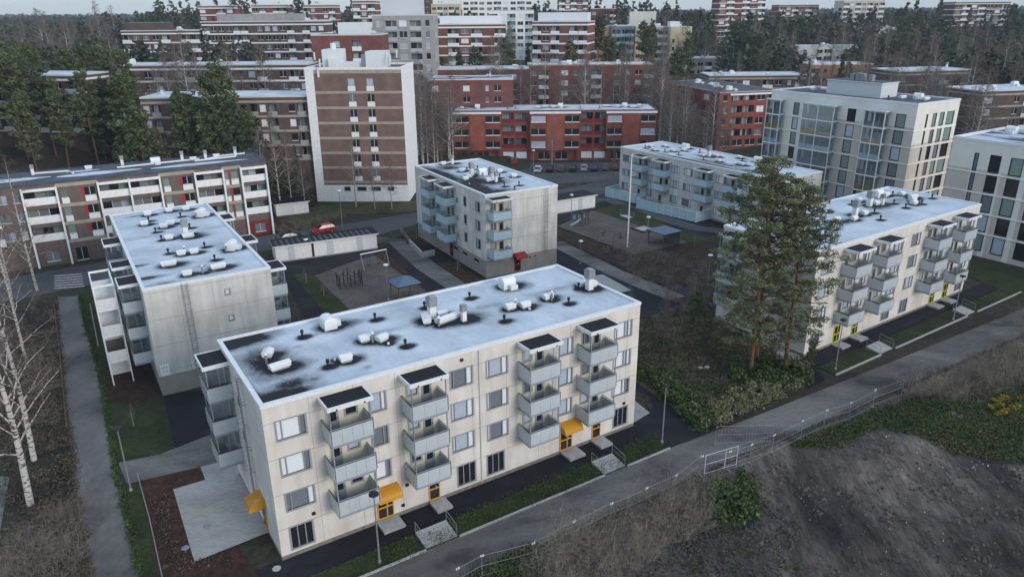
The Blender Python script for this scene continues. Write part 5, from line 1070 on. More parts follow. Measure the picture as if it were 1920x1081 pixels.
# far-left birches along the path
HB = [birch(24, 31, 34, 8, 5, .2, tr=.010, r0=.30, k=10, spread=.26), birch(23, 32, 30, 8, 5, .22, tr=.010, r0=.25, k=8, spread=.26), birch(20, 33, 28, 7, 4, .2, tr=.011, r0=.2, k=8)]
for hb, (px, py), lb in ((HB[0], (57, 946), 'thick white birch with its base by the grey path'), (HB[1], (64, 862), 'second birch just behind the thick white one'), (HB[2], (48, 672), 'grey birch halfway along the path edge'), (HB[1], (24, 575), 'birch near the crosswalk end of the path'), (HB[0], (-30, 740), 'birch at the left picture edge with drooping twigs'), (HB[2], (-5, 620), 'forked birch at the left edge below the brown slab'), (HB[2], (70, 545), 'slender birch in front of the slab corner')):
    x, y = G(px, py); tree('birch_tree', lb, hb, x, y, rng.uniform(.9, 1.02))
# woods
FP = []
for o_ in list(COL.objects):
    if o_.parent is None and o_.get('category') == 'apartment building':
        ws = [c for c in o_.children if c.name.startswith('wall') and not c.name.startswith('wall_')]
        if ws:
            bb = ws[0].bound_box; L_, W_b = bb[6][0], bb[6][1]; a = o_.rotation_euler.z
            pts = [(o_.location.x + x * cos(a) - y * sin(a), o_.location.y + x * sin(a) + y * cos(a)) for x, y in ((0, 0), (L_, 0), (L_, W_b), (0, W_b))]
            zt, zb = o_.location.z + bb[6][2], max(o_.location.z, 0); pp = [pixel(x, y, zt) for x, y in pts[:2]] + [pixel(x, y, zb) for x, y in pts[:2]]
            FP.append((o_.location.x, o_.location.y, a, L_, W_b, min(p[0] for p in pp), max(p[0] for p in pp), min(p[1] for p in pp), max(p[1] for p in pp), min(p[1] for p in pts)))
def free(x, y, m=3.0):
    for q in FP:
        dx, dy = x - q[0], y - q[1]; u = dx * cos(q[2]) + dy * sin(q[2]); v = -dx * sin(q[2]) + dy * cos(q[2])
        if -m < u < q[3] + m and -m < v < q[4] + m: return False
    return True
def hides(x, y, z, h, share=.45):
    p = pixel(x, y, z + h * .9)
    for q in FP:
        if q[9] > y + 2 and q[5] + 1 < p[0] < q[6] - 1 and p[1] < q[7] + share * (q[8] - q[7]) and pixel(x, y, z)[1] > q[7]: return True
    return False
def wood(kind, protos, labels, group, box, n, hmax, px=None, mind=3.5, smin=.8, smax=1.15, share=.45, hidechance=0.0):
    """trees one can tell apart; box in metres, px = photo window for their feet"""
    out = []; t = 0
    while len(out) < n and t < n * 80:
        t += 1; x, y = rng.uniform(box[0], box[1]), rng.uniform(box[2], box[3])
        if not free(x, y) or any((x - a) ** 2 + (y - b) ** 2 < mind ** 2 for a, b in out): continue
        z = float(TZ(x, y)[0]); p = pixel(x, y, z)
        if px and not (px[0] < p[0] < px[1] and px[2] < p[1] < px[3]): continue
        if p[0] < -60 or p[0] > 1980: continue
        s = rng.uniform(smin, smax)
        if hides(x, y, z, hmax * s, share) and rng.random() > hidechance: continue
        out.append((x, y)); i = rng.randrange(len(protos)); tree(kind, labels[i % len(labels)] if isinstance(labels, list) else labels, protos[i], x, y, s, group, z - .1)
    return out
wood('pine_tree', PINES, 'dense green pine in the wood left of the brown slab blocks', 'pines of the left wood', (-150, -62, 140, 215), 62, 20, (-60, 262, 150, 330), 4.5, .8, 1.12, hidechance=.9)
wood('spruce_tree', SPR, 'dark spruce in the wood left of the brown slab blocks', 'spruces of the left wood', (-150, -60, 140, 230), 16, 18, (-60, 300, 140, 325), 5, hidechance=.7)
for px, py, s in ((372, 300, 1.05), (395, 296, .95), (425, 300, 1.05), (440, 292, .9), (352, 292, .85), (268, 300, 1.05), (240, 300, .95), (300, 300, .7), (470, 297, .7)):
    x, y, _q = VZ(px, py, rng.uniform(141, 146)); tree('pine_tree', 'tall pine in front of the frosted low slab', PINES[rng.randrange(5)], x, y, s * 1.12, 'pines in front of the low slab')
wood('birch_tree', BIR, 'bare birch between the slab blocks and the brown tower', 'birches by the brown tower', (-100, -42, 138, 200), 28, 17, (200, 590, 200, 330), 3.2, .75, 1.1, hidechance=1)
for px, py, s, lb in ((508, 300, 1.35, 'tallest bare birch left of the brown tower'), (545, 320, .9, 'low birch leaning at the tower corner'), (668, 388, .78, 'young birch in front of the tower garages'), (745, 362, .5, 'small bare tree at the right corner of the tower base'), (703, 392, .45, 'small bare tree on the lawn of the tower'), (735, 392, .5, 'bare sapling on the tower lawn near the middle block')):
    x, y = G(px, py); tree('birch_tree', lb, BIR[rng.randrange(3)], x, y, s, z=0)
wood('birch_tree', BIR, 'bare birch in the gap between the tower and the red blocks', 'birches in the gap behind the tower', (-24, -8, 145, 240), 18, 17, (780, 850, 170, 340), 2.5, .8, 1.1, hidechance=1)
wood('birch_tree', BIR, 'bare birch behind the bright red block', 'birches behind the bright red block', (-12, 44, 206, 222), 20, 17, (800, 1240, 150, 330), 3, .85, 1.15, hidechance=.9)
wood('birch_tree', BIR, 'bare birch between the two red brick blocks', 'birches between the red blocks', (38, 66, 165, 235), 28, 17, (1200, 1365, 170, 330), 2.5, .75, 1.05, hidechance=.8)
wood('pine_tree', PINES + SPR[:1], 'dark conifer between the back rows of red blocks', 'conifers behind the red blocks', (-30, 100, 222, 300), 34, 19, (800, 1420, 60, 300), 5, .7, .95, .25, .3)
wood('pine_tree', PINES, 'green pine in the wood behind the cream blocks', 'pines of the right wood', (45, 330, 212, 420), 88, 20, (1370, 1980, 20, 250), 5, .55, .85, .3, .15)
wood('spruce_tree', SPR, 'dark spruce in the wood behind the cream blocks', 'spruces of the right wood', (45, 330, 205, 420), 50, 18, (1370, 1980, 20, 250), 5, .6, .9, .3, .15)
wood('birch_tree', BIR, 'bare birch in the wood behind the cream blocks', 'birches of the right wood', (45, 240, 160, 330), 72, 17, (1440, 1980, 60, 290), 3.5, .8, 1.15, .3, .8)
wood('birch_tree', BIR, 'bare birch before the far right slabs', 'birches before the right slabs', (62, 190, 165, 214), 36, 17, (1640, 1985, 60, 330), 3, .75, 1.15, .3, 1)
wood('birch_tree', BIR, 'bare birch in the dark forest at the left horizon', 'birches of the left forest', (-260, -110, 220, 380), 28, 17, (-60, 240, 40, 200), 5, .9, 1.3, .6, .5)
wood('birch_tree', BIR[:3], 'bare birch between the brick blocks and coloured houses', 'birches of the middle distance', (-60, 120, 225, 330), 36, 17, (780, 1420, 40, 240), 4, .75, 1.05, .3, .6)
for px, py, s, lb in ((1590, 352, 1.2, 'tall white birch before the cream block balconies'), (1572, 350, .8, 'lower birch beside the tall white one'), (960, 300, .45, 'small round bare tree before the bright red block'), (880, 305, .5, 'bare tree at the left end of the bright red block'), (1035, 312, .5, 'bare tree among the parked cars'), (1170, 322, .6, 'bare tree at the right end of the parked cars'), (1150, 330, .4, 'low bare tree in front of the wine red car')):
    x, y = G(px, py); tree('birch_tree', lb, BIR[rng.randrange(4)], x, y, s, z=0)
# far forest, one mass
nr = np.random.default_rng(3); N = 9000; yy = 230 + 2900 * nr.random(N) ** 1.9; xx = nr.uniform(-.78, .78, N) * yy; zz_ = TZ(xx, yy); keep = []
for i in range(N):
    h_ = 13.0
    if free(xx[i], yy[i], 2) and not hides(xx[i], yy[i], zz_[i], h_, .6 if abs(xx[i]) / yy[i] > .12 else .7) and not (xx[i] > -.32 * yy[i] and yy[i] < 300 and xx[i] < .25 * yy[i]): keep.append(i)
xx, yy, zz_ = xx[keep], yy[keep], zz_[keep]; K = len(keep); m_ = 44
hh = nr.uniform(11, 19, K); con = nr.random(K) < .6; t_ = nr.random((K, m_)) ** .8; ang = nr.uniform(0, 6.28, (K, m_)); rad_ = np.where(con[:, None], (1 - t_) * 2.7 + .3, 2.4 * np.sqrt(np.clip(1 - (t_ * 2 - 1) ** 2, 0.05, 1))) * nr.random((K, m_)) ** .4
zz2 = np.where(con[:, None], .12 + .88 * t_, .45 + .5 * t_)
C = np.stack([xx[:, None] + rad_ * np.cos(ang), yy[:, None] + rad_ * np.sin(ang), zz_[:, None] + zz2 * hh[:, None]], 2).reshape(-1, 3)
sc_ = np.repeat(np.clip(yy / 420, .8, 2.4), m_)[:, None] * .62
A, B_ = rand_axes(len(C), 1.0, .2, 1.2); obj('far_forest', quads('far_forest', C, A * sc_, B_ * sc_, 'needles_far'), None, kind='stuff', label='dark mixed forest reaching to the horizon')

# roadside thicket of bare willows
SH = [bare_shrub(2.3, 30, 41), bare_shrub(1.9, 28, 42, 'twig_brown'), bare_shrub(2.6, 32, 43), bare_shrub(1.6, 30, 44, rad=.7)]
SHG = [bare_shrub(2.0, 30, 45, 'twig_pale'), bare_shrub(1.7, 30, 46, 'twig_brown')]
def undergrowth(label, poly, n, ms, s0, s1, mind=.7):
    V_, F_, off = [], [], 0
    for me_ in ms:
        if 'co' not in _cache.setdefault(('u', me_.name), {}):
            co = np.empty(len(me_.vertices) * 3); me_.vertices.foreach_get('co', co); _cache[('u', me_.name)] = dict(co=co.reshape(-1, 3), f=[tuple(p.vertices) for p in me_.polygons])
    for x, y in scatter(poly, n, mind):
        m0 = ms[rng.randrange(len(ms))]; q = _cache[('u', m0.name)]; a = rng.uniform(0, 6.28); s_ = rng.uniform(s0, s1); c = q['co'] * s_
        V_.append(np.stack([x + c[:, 0] * cos(a) - c[:, 1] * sin(a), y + c[:, 0] * sin(a) + c[:, 1] * cos(a), c[:, 2] + dirt_z(x, y) - .05], 1)); F_ += [tuple(i + off for i in f) for f in q['f']]; off += len(c)
    me_ = bpy.data.meshes.new('undergrowth'); me_.from_pydata(np.concatenate(V_).tolist(), [], F_); me_.materials.append(M['twig_pale']); me_.update(); obj('undergrowth', me_, None, kind='stuff', label=label)
def shrubs(label, group, poly, n, ms, s0, s1, mind=.7):
    for x, y in scatter(poly, n, mind):
        me_ = ms[rng.randrange(len(ms))]; t = thing('bare_shrub', label, 'shrub', (x, y, dirt_z(x, y) - .05), rng.uniform(0, 6.28), group, me_); t.scale = (rng.uniform(s0, s1),) * 3
shrubs('bare tan willow shrub in the thicket along the near road edge', 'willow thicket by the near road', [(1000, 1075), (1060, 1010), (1200, 940), (1340, 905), (1330, 985), (1200, 1060), (1120, 1100), (1010, 1120)], 105, SH, .7, 1.1, .75)
shrubs('bare grey-brown shrub in the thicket beside the upper road', 'thicket by the upper road', [(1700, 745), (1930, 640), (2000, 660), (1930, 720), (1800, 760)], 95, SH + SHG, .8, 1.25, .9)
shrubs('bare scrub shrub at the far right end of the road', 'scrub at the road end', [(1900, 600), (2000, 570), (2100, 640), (1930, 650)], 26, SHG, .9, 1.3, 1.1)
shrubs('bare pale shrub in the rough corner left of the grey path', 'shrubs left of the grey path', [(20, 1000), (150, 940), (165, 1090), (160, 1150), (-20, 1150)], 62, SHG + SH[:1], .6, 1.0, .7)
undergrowth('low bare shrubs on the rough bank between birches and path', [(-20, 600), (95, 570), (125, 850), (60, 860), (10, 900)], 60, SHG, .35, .7, 1.0)
undergrowth('low brown shrubs in the rough lawn beside the near block', [(1200, 610), (1310, 560), (1400, 600), (1440, 690), (1320, 720), (1210, 690)], 36, SHG, .35, .75, 1.1)
undergrowth('bare dark shrubs on the bank above the courtyard paths', [(1100, 450), (1330, 490), (1340, 590), (1240, 560), (1150, 500)], 60, SHG, .5, 1.0, 1.3)
undergrowth('bare shrubs on the verge by the parking place', [(1010, 345), (1160, 335), (1160, 350), (1030, 358)], 18, SHG, .5, .8, 1.5)
undergrowth('bare shrubs in the bed between the tower and the street', [(500, 425), (600, 410), (640, 400), (600, 428), (520, 440)], 24, SHG, .5, .8, 1.3)
# hedge with leaves
LG = [leafy(.8, .8, 1.3, 300, .075, 'leaf_green', 51), leafy(.7, .9, 1.1, 300, .075, 'leaf_green', 52)]; LBn = [leafy(.8, .8, 1.2, 260, .06, 'leaf_hedge', 53), leafy(.9, .7, 1.0, 260, .06, 'leaf_hedge', 54)]
LY = [leafy(.8, .8, 1.0, 240, .075, 'leaf_yellow', 55)]; LW = [leafy(.8, .8, .6, 240, .07, 'leaf_weed', 56), leafy(1.0, .7, .5, 240, .07, 'leaf_weed', 57), leafy(.6, .9, .4, 240, .07, 'leaf_green', 58)]
rng.seed(77)
def bushes(name, label, group, pts, ms, s0, s1, cat='bush'):
    for x, y in pts:
        t = thing(name, label, cat, (x, y, dirt_z(x, y) - .1), rng.uniform(0, 6.28), group, ms[rng.randrange(len(ms))]); s = rng.uniform(s0, s1); t.scale = (s, s, s * rng.uniform(.8, 1.2))
bushes('green_bush', 'leafy green bush in the hedge curving round the near block corner', 'green hedge bushes by the near block', scatter([(1196, 705), (1215, 695), (1330, 770), (1345, 795), (1310, 808)], 26, .75), LG, .8, 1.15)
bushes('brown_bush', 'brown twiggy bush in the roadside hedge below the pines', 'brown hedge bushes under the pines', scatter([(1300, 770), (1400, 725), (1480, 710), (1505, 725), (1400, 775), (1325, 808)], 40, .7), LBn, .85, 1.15)
bushes('green_bush', 'green bush at the foot of the two tall pines', 'green bushes under the pines', scatter([(1370, 680), (1450, 690), (1520, 700), (1515, 730), (1470, 720), (1380, 715)], 26, .8), LG + LY[:0], .9, 1.5)
bushes('yellow_bush', 'yellow-leaved bush on the weedy ground near the right edge', 'yellow bushes on the weedy ground', scatter([(1850, 760), (1915, 740), (1925, 770), (1860, 785)], 9, .6), LY, .6, 1.1)
bushes('green_bush', 'bright green bush beside the willow thicket on the bare ground', 'green bushes by the willow thicket', scatter([(1330, 930), (1400, 900), (1425, 940), (1400, 985), (1330, 990)], 16, .7), LW + LG, .9, 1.5)
def mat_of(name, label, poly, n, size, mt, flat=.2):
    pts = scatter(poly, n // 26); C = np.array([(x + rng.gauss(0, .35), y + rng.gauss(0, .35), 0) for x, y in pts for _ in range(26)]); C[:, 2] = [dirt_z(a, b) + rng.uniform(.02, .28) for a, b in C[:, :2]]
    A, B_ = rand_axes(len(C), size, flat, 1.4); obj(name, quads(name, C, A, B_, mt), None, kind='stuff', label=label)
mat_of('weeds', 'low green weeds on the disturbed ground', [(1490, 835), (1640, 775), (1925, 680), (1960, 800), (1925, 870), (1790, 850), (1650, 800), (1560, 840)], 60000, .06, 'leaf_weed')
mat_of('weeds', 'weeds around the fence bend', [(1280, 945), (1340, 900), (1420, 890), (1440, 960), (1380, 1000), (1280, 1010)], 3200, .05, 'leaf_weed')
mat_of('weeds', 'weeds in the lower corner', [(880, 1081), (1010, 1020), (1030, 1060), (950, 1120)], 7000, .06, 'leaf_weed')
mat_of('weeds', 'weeds among the dark gravel', [(1300, 1000), (1500, 950), (1530, 1100), (1200, 1100)], 1800, .045, 'leaf_weed')
mat_of('dry_grass', 'dry grass and litter under the birches', [(0, 600), (95, 560), (125, 760), (150, 1000), (155, 1100), (20, 1100), (0, 900)], 15000, .06, 'leaf_brown')
mat_of('dry_grass', 'dry grass on the rough lawn by the near block', [(1200, 600), (1330, 560), (1440, 640), (1480, 700), (1320, 780), (1195, 710)], 30000, .07, 'leaf_brown')
mat_of('rough_turf', 'green turf tufts on the rough lawn by the near block', [(1200, 640), (1330, 600), (1440, 660), (1460, 700), (1320, 770), (1195, 710)], 22000, .06, 'leaf_green')
mat_of('grass', 'short grass on the strip along the kerb', [(700, 1040), (1230, 815), (1250, 838), (690, 1078)], 9000, .03, 'leaf_green')

def edge_tufts(name, label, pts, wd, per_m, mt, size=.05):
    C = []
    for i in range(len(pts) - 1):
        a, b_ = Vector(pts[i]), Vector(pts[i + 1]); L_ = (b_ - a).length; n = int(L_ * per_m); d = (b_ - a) / L_; nrm = Vector((-d.y, d.x))
        for k in range(n):
            t = rng.random() * L_; w_ = rng.gauss(0, 1) * wd * (.5 + .5 * noise.noise((t * .9, i * 7.0, 1.0))) ; p = a + d * t + nrm * w_; C.append((p.x, p.y, dirt_z(p.x, p.y) + rng.uniform(.03, .16)))
    C = np.array(C); A, B_ = rand_axes(len(C), size, .2, 1.6); obj(name, quads(name, C, A, B_, mt), None, kind='stuff', label=label)
edge_tufts('verge_grass', 'ragged grass along the right edge of the grey path', [G(*p) for p in [(150, 555), (160, 607), (185, 690), (203, 790), (217, 885), (237, 970), (262, 1080)]], .3, 90, 'leaf_green')
edge_tufts('verge_grass', 'dry leaves along the left edge of the grey path', [G(*p) for p in [(104, 557), (108, 615), (120, 765), (136, 850), (142, 960), (160, 1035), (175, 1110)]], .35, 90, 'leaf_brown')
edge_tufts('verge_grass', 'dry grass along the outer edge of the road', [E(-20, -9.0), E(34, -9.0), E(44, -9.4), E(62, -9.9), E(110, -10.9)], .3, 70, 'leaf_brown', .045)
edge_tufts('verge_grass', 'grass between kerb and walkway', [E(-3, -2.85), E(9.0, -2.85)], .1, 60, 'leaf_green', .035)
edge_tufts('verge_grass', 'grass between kerb and walkway, middle', [E(12.2, -2.85), E(25.7, -2.85)], .1, 60, 'leaf_green', .035)
edge_tufts('fallen_leaves', 'fallen leaves on the bark bed', [G(300, 930), G(330, 1060), G(440, 1050)], .8, 60, 'leaf_brown', .05)
# ------------------------------------------------------------------ street furniture
def lamp_spec(h, head='dark'):
    key = ('lamp', h, head)
    if key not in _cache:
        b = MB(); b.tube([(0, 0, 0), (0, 0, h)], [.075, .045], 'galvanised', 8); b.cyl(0, 0, 0, .25, .13, 'concrete', 8)
        q = MB(); mt = 'black_metal' if head == 'dark' else 'white_metal'
        q.cyl(0, 0, h - .02, h + .1, .14, 'black_metal', 10); q.cyl(0, 0, h + .1, h + .22, .36, mt, 16, .33); q.cyl(0, 0, h + .22, h + .3, .33, mt, 16, .12)
        _cache[key] = ('pole', b.mesh('pole'), [('lamp_head', q.mesh('lamp_head'), [])])
    return _cache[key]
def street_lamp(x, y, h, head, label, g='lamp posts with dark heads'):
    t = thing('street_lamp', label, 'street lamp', (x, y, 0), rng.uniform(0, 3), g); s = lamp_spec(h, head); obj('pole', s[1], t); obj('lamp_head', s[2][0][1], t)
for (px, py, lb) in ((712, 1055, 'dark-headed lamp post before the nearest yellow canopy'), (1241, 830, 'dark-headed lamp post at the end of the kerb by the hedge'), (246, 920, 'lamp post at the junction of grey path and side path'), (1566, 693, 'dark-headed lamp post before the lime doors'), (1787, 600, 'lamp post by the far pair of steps'), (1300, 590, 'lamp post behind the near block among shrubs')):
    x, y = G(px, py); street_lamp(x, y, 5.75, 'dark', lb)
for (px, py, h, lb) in ((728, 563, 5, 'white-topped lamp between climbing frame and blue gazebo'), (1088, 495, 3.6, 'white-topped lamp on the path below the middle block'), (1213, 458, 4.6, 'white-topped lamp beside the square blue shelter'), (1327, 535, 4.4, 'white-topped lamp on the courtyard bank'), (1071, 407, 4.2, 'white-topped lamp by the garage behind the middle block'), (643, 436, 7.5, 'tall white-topped lamp behind the long shed'), (577, 484, 3.0, 'short lamp pole in front of the long shed'), (1000, 345, 7.5, 'lamp pole at the parking place')):
    x, y = G(px, py); street_lamp(x, y, h, 'white', lb, 'lamp posts with white heads')
x, y = G(1176, 466); fb = MB(); fb.tube([(0, 0, 0), (0, 0, 15.4)], [.13, .07], 'white_paint', 10); fb.cyl(0, 0, 15.4, 15.6, .1, 'white_metal', 8); fb.cyl(0, 0, 0, .3, .25, 'concrete', 8)
thing('flagpole', 'tall white flagpole without a flag on the playground edge', 'flagpole', (x, y, 0), 0, None, fb.mesh('flagpole'))

def shed(name, label, x, y, deg, L, W, h, doors, roofm='black_felt', ribs=0):
    t = thing(name, label, 'shed', (x, y, 0), R(deg)); b = MB(); b.box(0, 0, 0, L, W, h - .25, 'white_paint'); b.box(-.01, -.01, 0, L + .01, W + .01, .18, 'concrete'); obj('wall', b.mesh('wall'), t)
    r_ = MB(); r_.box(-.3, -.35, h - .25, L + .3, W + .3, h - .05, 'white_metal', roofm); 
    for i in range(ribs): xx_ = .2 + i * (L - .6) / ribs; r_.box(xx_, -.3, h - .045, xx_ + .45 * (L / ribs), W * .72 + .2, h - .03, 'dark_roof')
    obj('roof', r_.mesh('roof'), t)
    for u, wd, mt in doors: d_ = MB().box(0, -.05, .2, wd, -.002, h - .4, mt); obj('door', d_.mesh('door'), t, (u, 0, 0))
shed('garden_shed', 'long low white shed with grey doors and a streaked dark roof', -37.1, 109.9, 25.5, 16.3, 3.7, 2.8, [(1.9, 1.0, 'alu_light'), (8.0, 1.1, 'alu_light'), (12.9, 1.0, 'alu_light'), (5.6, .35, 'black_metal')], ribs=18)
shed('garden_shed', 'short white shed with a dark roof behind the middle block', 7.6, 137.6, 30.5, 10.6, 4.2, 2.8, [(6.5, 1.0, 'alu_light')])
shed('garden_shed', 'small white garage between the brown slab end and the tower', -45.4, 137.8, 26, 6.2, 4, 2.6, [(1, 2.4, 'white_metal')])
shed('garden_shed', 'low white shed with a pale roof near the white fence corner', 49, 122, 30, 7, 4, 2.6, [(2, 1, 'alu_light')])
sc = MB(); sc.box(0, 0, 0, 7, 4, 3.2, 'white_metal'); ttt = thing('site_cabin', 'blue sided site cabin below the cream block balconies', 'site cabin', (*G(1545, 372), 0), R(33), None)
sc = MB(); sc.box(0, 0, .2, 6.2, 2.6, 2.8, 'car_blue'); obj('body', sc.mesh('body'), ttt); sc = MB(); sc.box(-.1, -.1, 2.8, 6.3, 2.7, 2.95, 'white_metal', 'white_roof'); obj('roof', sc.mesh('roof'), ttt)
# white terrace fences
def pfence(pts, h, label, g):
    for i in range(len(pts) - 1):
        a, b_ = Vector(pts[i]), Vector(pts[i + 1]); L_ = (b_ - a).length; t = thing('terrace_fence', label, 'fence', (a.x, a.y, 0), math.atan2(b_.y - a.y, b_.x - a.x), g)
        n = max(1, round(L_ / 1.9)); p_ = MB()
        for j in range(n): p_.box(j * L_ / n + .03, -.02, .12, (j + 1) * L_ / n - .03, .02, h - .12, 'parapet_blue')
        obj('panel', p_.mesh('panel'), t); q = MB(); q.tube([(0, 0, h), (L_, 0, h)], .045, 'white_metal', 4)
        for j in range(n + 1): q.box(j * L_ / n - .03, -.03, 0, j * L_ / n + .03, .03, h, 'white_metal')
        obj('rail', q.mesh('rail'), t)
pfence([(24.2, 156.3), (19.9, 152.1), (25.2, 145.9), (27.0, 147.2)], 2.0, 'pale blue terrace fence at the far end of the three-storey block', 'terrace fences of the three-storey block')
pfence([(27.6, 146.4), (24.9, 142.3), (29.2, 137.0), (34.1, 131.3), (37.4, 133.6)], 2.0, 'pale blue terrace fence along the three-storey block front', 'terrace fences of the three-storey block front')
# playground things
def hip_shelter(label, px, py, deg, w, d, pitchh, mt):
    x, y = G(px, py); t = thing('shelter', label, 'shelter', (x, y, 0), R(deg)); r_ = MB(); h = 2.5; a, b_ = w / 2, d / 2
    for p, q in (((-a, -b_), (a, -b_)), ((a, -b_), (a, b_)), ((a, b_), (-a, b_)), ((-a, b_), (-a, -b_))): r_.face([(*p, h), (*q, h), (0, 0, h + pitchh)], mt)
    r_.box(-a, -b_, h - .12, a, b_, h - .004, 'black_metal'); obj('roof', r_.mesh('roof'), t)
    for sx in (-1, 1):
        for sy in (-1, 1): obj('post', MB().box(-.07, -.07, 0, .07, .07, h - .12, 'timber').mesh('post'), t, (sx * (a - .35), sy * (b_ - .35), 0))
    s_ = MB().box(-a + .5, b_ - .9, .4, a - .5, b_ - .5, .48, 'timber'); s_.box(-a + .6, b_ - .8, 0, -a + .7, b_ - .6, .4, 'timber'); s_.box(a - .7, b_ - .8, 0, a - .6, b_ - .6, .4, 'timber'); obj('bench', s_.mesh('bench'), t)
    if pitchh < .5: obj('side_wall', MB().box(a - .4, -b_ + .4, .1, a - .34, b_ - .4, h - .3, 'pane_mid').mesh('side_wall'), t)
hip_shelter('hipped blue-roofed gazebo beside the climbing frame', 760, 560, 33, 3.6, 3.4, .95, 'blue_roof'); hip_shelter('square blue-roofed shelter beside the sandbox', 1244, 458, 33, 4.3, 4.2, .3, 'blue_roof')
cf = MB(); gx_, gy_ = G(662, 536)
for i in range(5):
    for j in range(3):
        if (i + j) % 2 == 0 or i in (0, 4): cf.tube([(i * .8, j * 1.0, 0), (i * .8, j * 1.0, rng.uniform(1.8, 2.5))], .07, 'black_metal', 5)
for i in range(4):
    for z in (.8, 1.5, 2.0): cf.tube([(i * .8, (i % 3) * 1.0, z), (i * .8 + .8, ((i + 1) % 3) * 1.0, z)], .045, 'black_metal', 4)
for j in range(2):
    for z in (1.0, 1.9): cf.tube([(0, j, z), (0, j + 1, z)], .045, 'black_metal', 4); cf.tube([(3.2, j, z), (3.2, j + 1, z)], .045, 'black_metal', 4); cf.tube([(1.6, j, z), (1.6, j + 1, z)], .045, 'black_metal', 4)
thing('climbing_frame', 'dark many-posted climbing frame on the brown play surface', 'climbing frame', (gx_ - 1.5, gy_ - 1.5, 0), R(25), None, cf.mesh('climbing_frame'))
sw = thing('swing_set', 'swing set with a pale top beam near the long shed', 'swing', (-23.0, 106.4, 0), R(35)); b = MB()
for x in (0, 4.2):
    for s_ in (-1, 1): b.tube([(x, s_ * .9, 0), (x, 0, 2.4)], .05, 'galvanised', 5)
b.tube([(-.1, 0, 2.42), (4.3, 0, 2.42)], .09, 'white_paint', 6); obj('frame', b.mesh('frame'), sw)
for x in (1.2, 2.9): obj('swing_seat', MB().tube([(x - .2, 0, 2.4), (x - .2, 0, .5)], .02, 'black_metal', 3).tube([(x + .2, 0, 2.4), (x + .2, 0, .5)], .02, 'black_metal', 3).box(x - .25, -.12, .44, x + .25, .12, .5, 'rubber').mesh('swing_seat'), sw)
sd_ = MB()
for a_, b2 in (((0, 0), (3.2, .2)), ((0, 2.8), (3.2, 3)), ((0, 0), (.2, 3)), ((3, 0), (3.2, 3))): sd_.box(*a_, 0, *b2, .35, 'timber')
x, y = G(1205, 438); sb = thing('sandbox', 'square sandbox with pale sand beside the blue shelter', 'sandbox', (x, y, .1), R(33)); obj('rim', sd_.mesh('rim'), sb); obj('sand', MB().box(.2, .2, 0, 3, 2.8, .2, 'stone_light').mesh('sand'), sb)
x, y = G(1092, 425); pt_ = thing('play_tower', 'small dark play tower with a slide', 'play equipment', (x, y, .1), R(20)); b = MB()
for q in ((0, 0), (1.2, 0), (0, 1.2), (1.2, 1.2)): b.box(q[0] - .06, q[1] - .06, 0, q[0] + .06, q[1] + .06, 2.4, 'timber')
b.box(0, 0, 1.1, 1.2, 1.2, 1.2, 'timber'); b.box(-.1, -.1, 2.3, 1.3, 1.3, 2.4, 'black_metal'); obj('tower', b.mesh('tower'), pt_); obj('slide', MB().tube([(0, .6, 1.2), (-1.2, .6, .55), (-2.2, .6, .15)], .22, 'alu', 6).mesh('slide'), pt_)
for px, py, lb in ((1131, 442, 'spring rider toy near the play tower'), (1163, 448, 'spring rider toy near the flagpole')):
    x, y = G(px, py); t = thing('spring_rider', lb, 'spring rider', (x, y, .1), rng.uniform(0, 3)); obj('spring', MB().cyl(0, 0, 0, .4, .12, 'black_metal', 8).mesh('spring'), t); obj('body', MB().box(-.45, -.12, .4, .45, .12, .65, 'timber').box(.25, -.06, .65, .45, .06, 1.0, 'timber').box(.1, -.25, .85, .16, .25, .9, 'black_metal').mesh('body'), t)
# steps, slabs
def steps(FR, x0, x1, deg, label):
    x, y = FR(x0, -4.6); t = thing('steps', label, 'steps', (x, y, 0), R(deg)); b = MB(); n = 5; w_ = x1 - x0
    for i in range(n): b.box(0, .06 + i * .36, 0, w_, .06 + (i + 1) * .36, .08 + i * .055, 'concrete', 'concrete_light')
    obj('stair_flight', b.mesh('stair_flight'), t)
    for xx_ in (0, w_): 
        r_ = MB(); r_.tube([(xx_, .1, 0), (xx_, .1, 1.0), (xx_, 1.8, 1.25), (xx_, 1.8, .2)], .028, 'galvanised', 5, False); r_.tube([(xx_, .1, .55), (xx_, 1.8, .8)], .02, 'galvanised', 4, False); obj('handrail', r_.mesh('handrail'), t)
steps(E, 9.2, 11.8, 32.6, 'concrete steps with two rails below the nearest yellow canopy'); steps(E, 26.0, 28.3, 32.6, 'concrete steps with two rails below the second yellow canopy')
steps(RF, 7.8, 10.4, 34.1, 'concrete steps with rails before the lime doors, nearer the pines'); steps(RF, 27.4, 29.6, 34.1, 'concrete steps with rails at the far end before the lime doors')
steps(lambda a, b2: G(1390, 485), 0, 2.4, 40, 'outdoor steps climbing the dark bark slope behind the pines'); steps(lambda a, b2: G(1190, 408), 0, 2.2, 120, 'steps up the lawn bank above the playground')
def slab(FR, x0, x1, deg, lb, y0=-1.5):
    x, y = FR(x0, y0); b = MB().box(0, 0, .05, x1 - x0, -y0 - .02, .26, 'concrete', 'concrete_light')
    for i in range(1, 6): b.box(.02, -y0 * i / 6, .26, x1 - x0 - .02, -y0 * i / 6 + .02, .264, 'concrete')
    thing('door_slab', lb, 'door slab', (x, y, 0), R(deg), None, b.mesh('door_slab'))
for a, c, lb in ((7.25, 9.0, 'concrete slab before the nearest canopied yellow door'), (11.75, 13.1, 'concrete slab before the small yellow door near the steps'), (24.7, 26.4, 'concrete slab before the second canopied yellow door'), (28.15, 29.5, 'concrete slab before the last small yellow door')): slab(E, a, c, 32.6, lb)
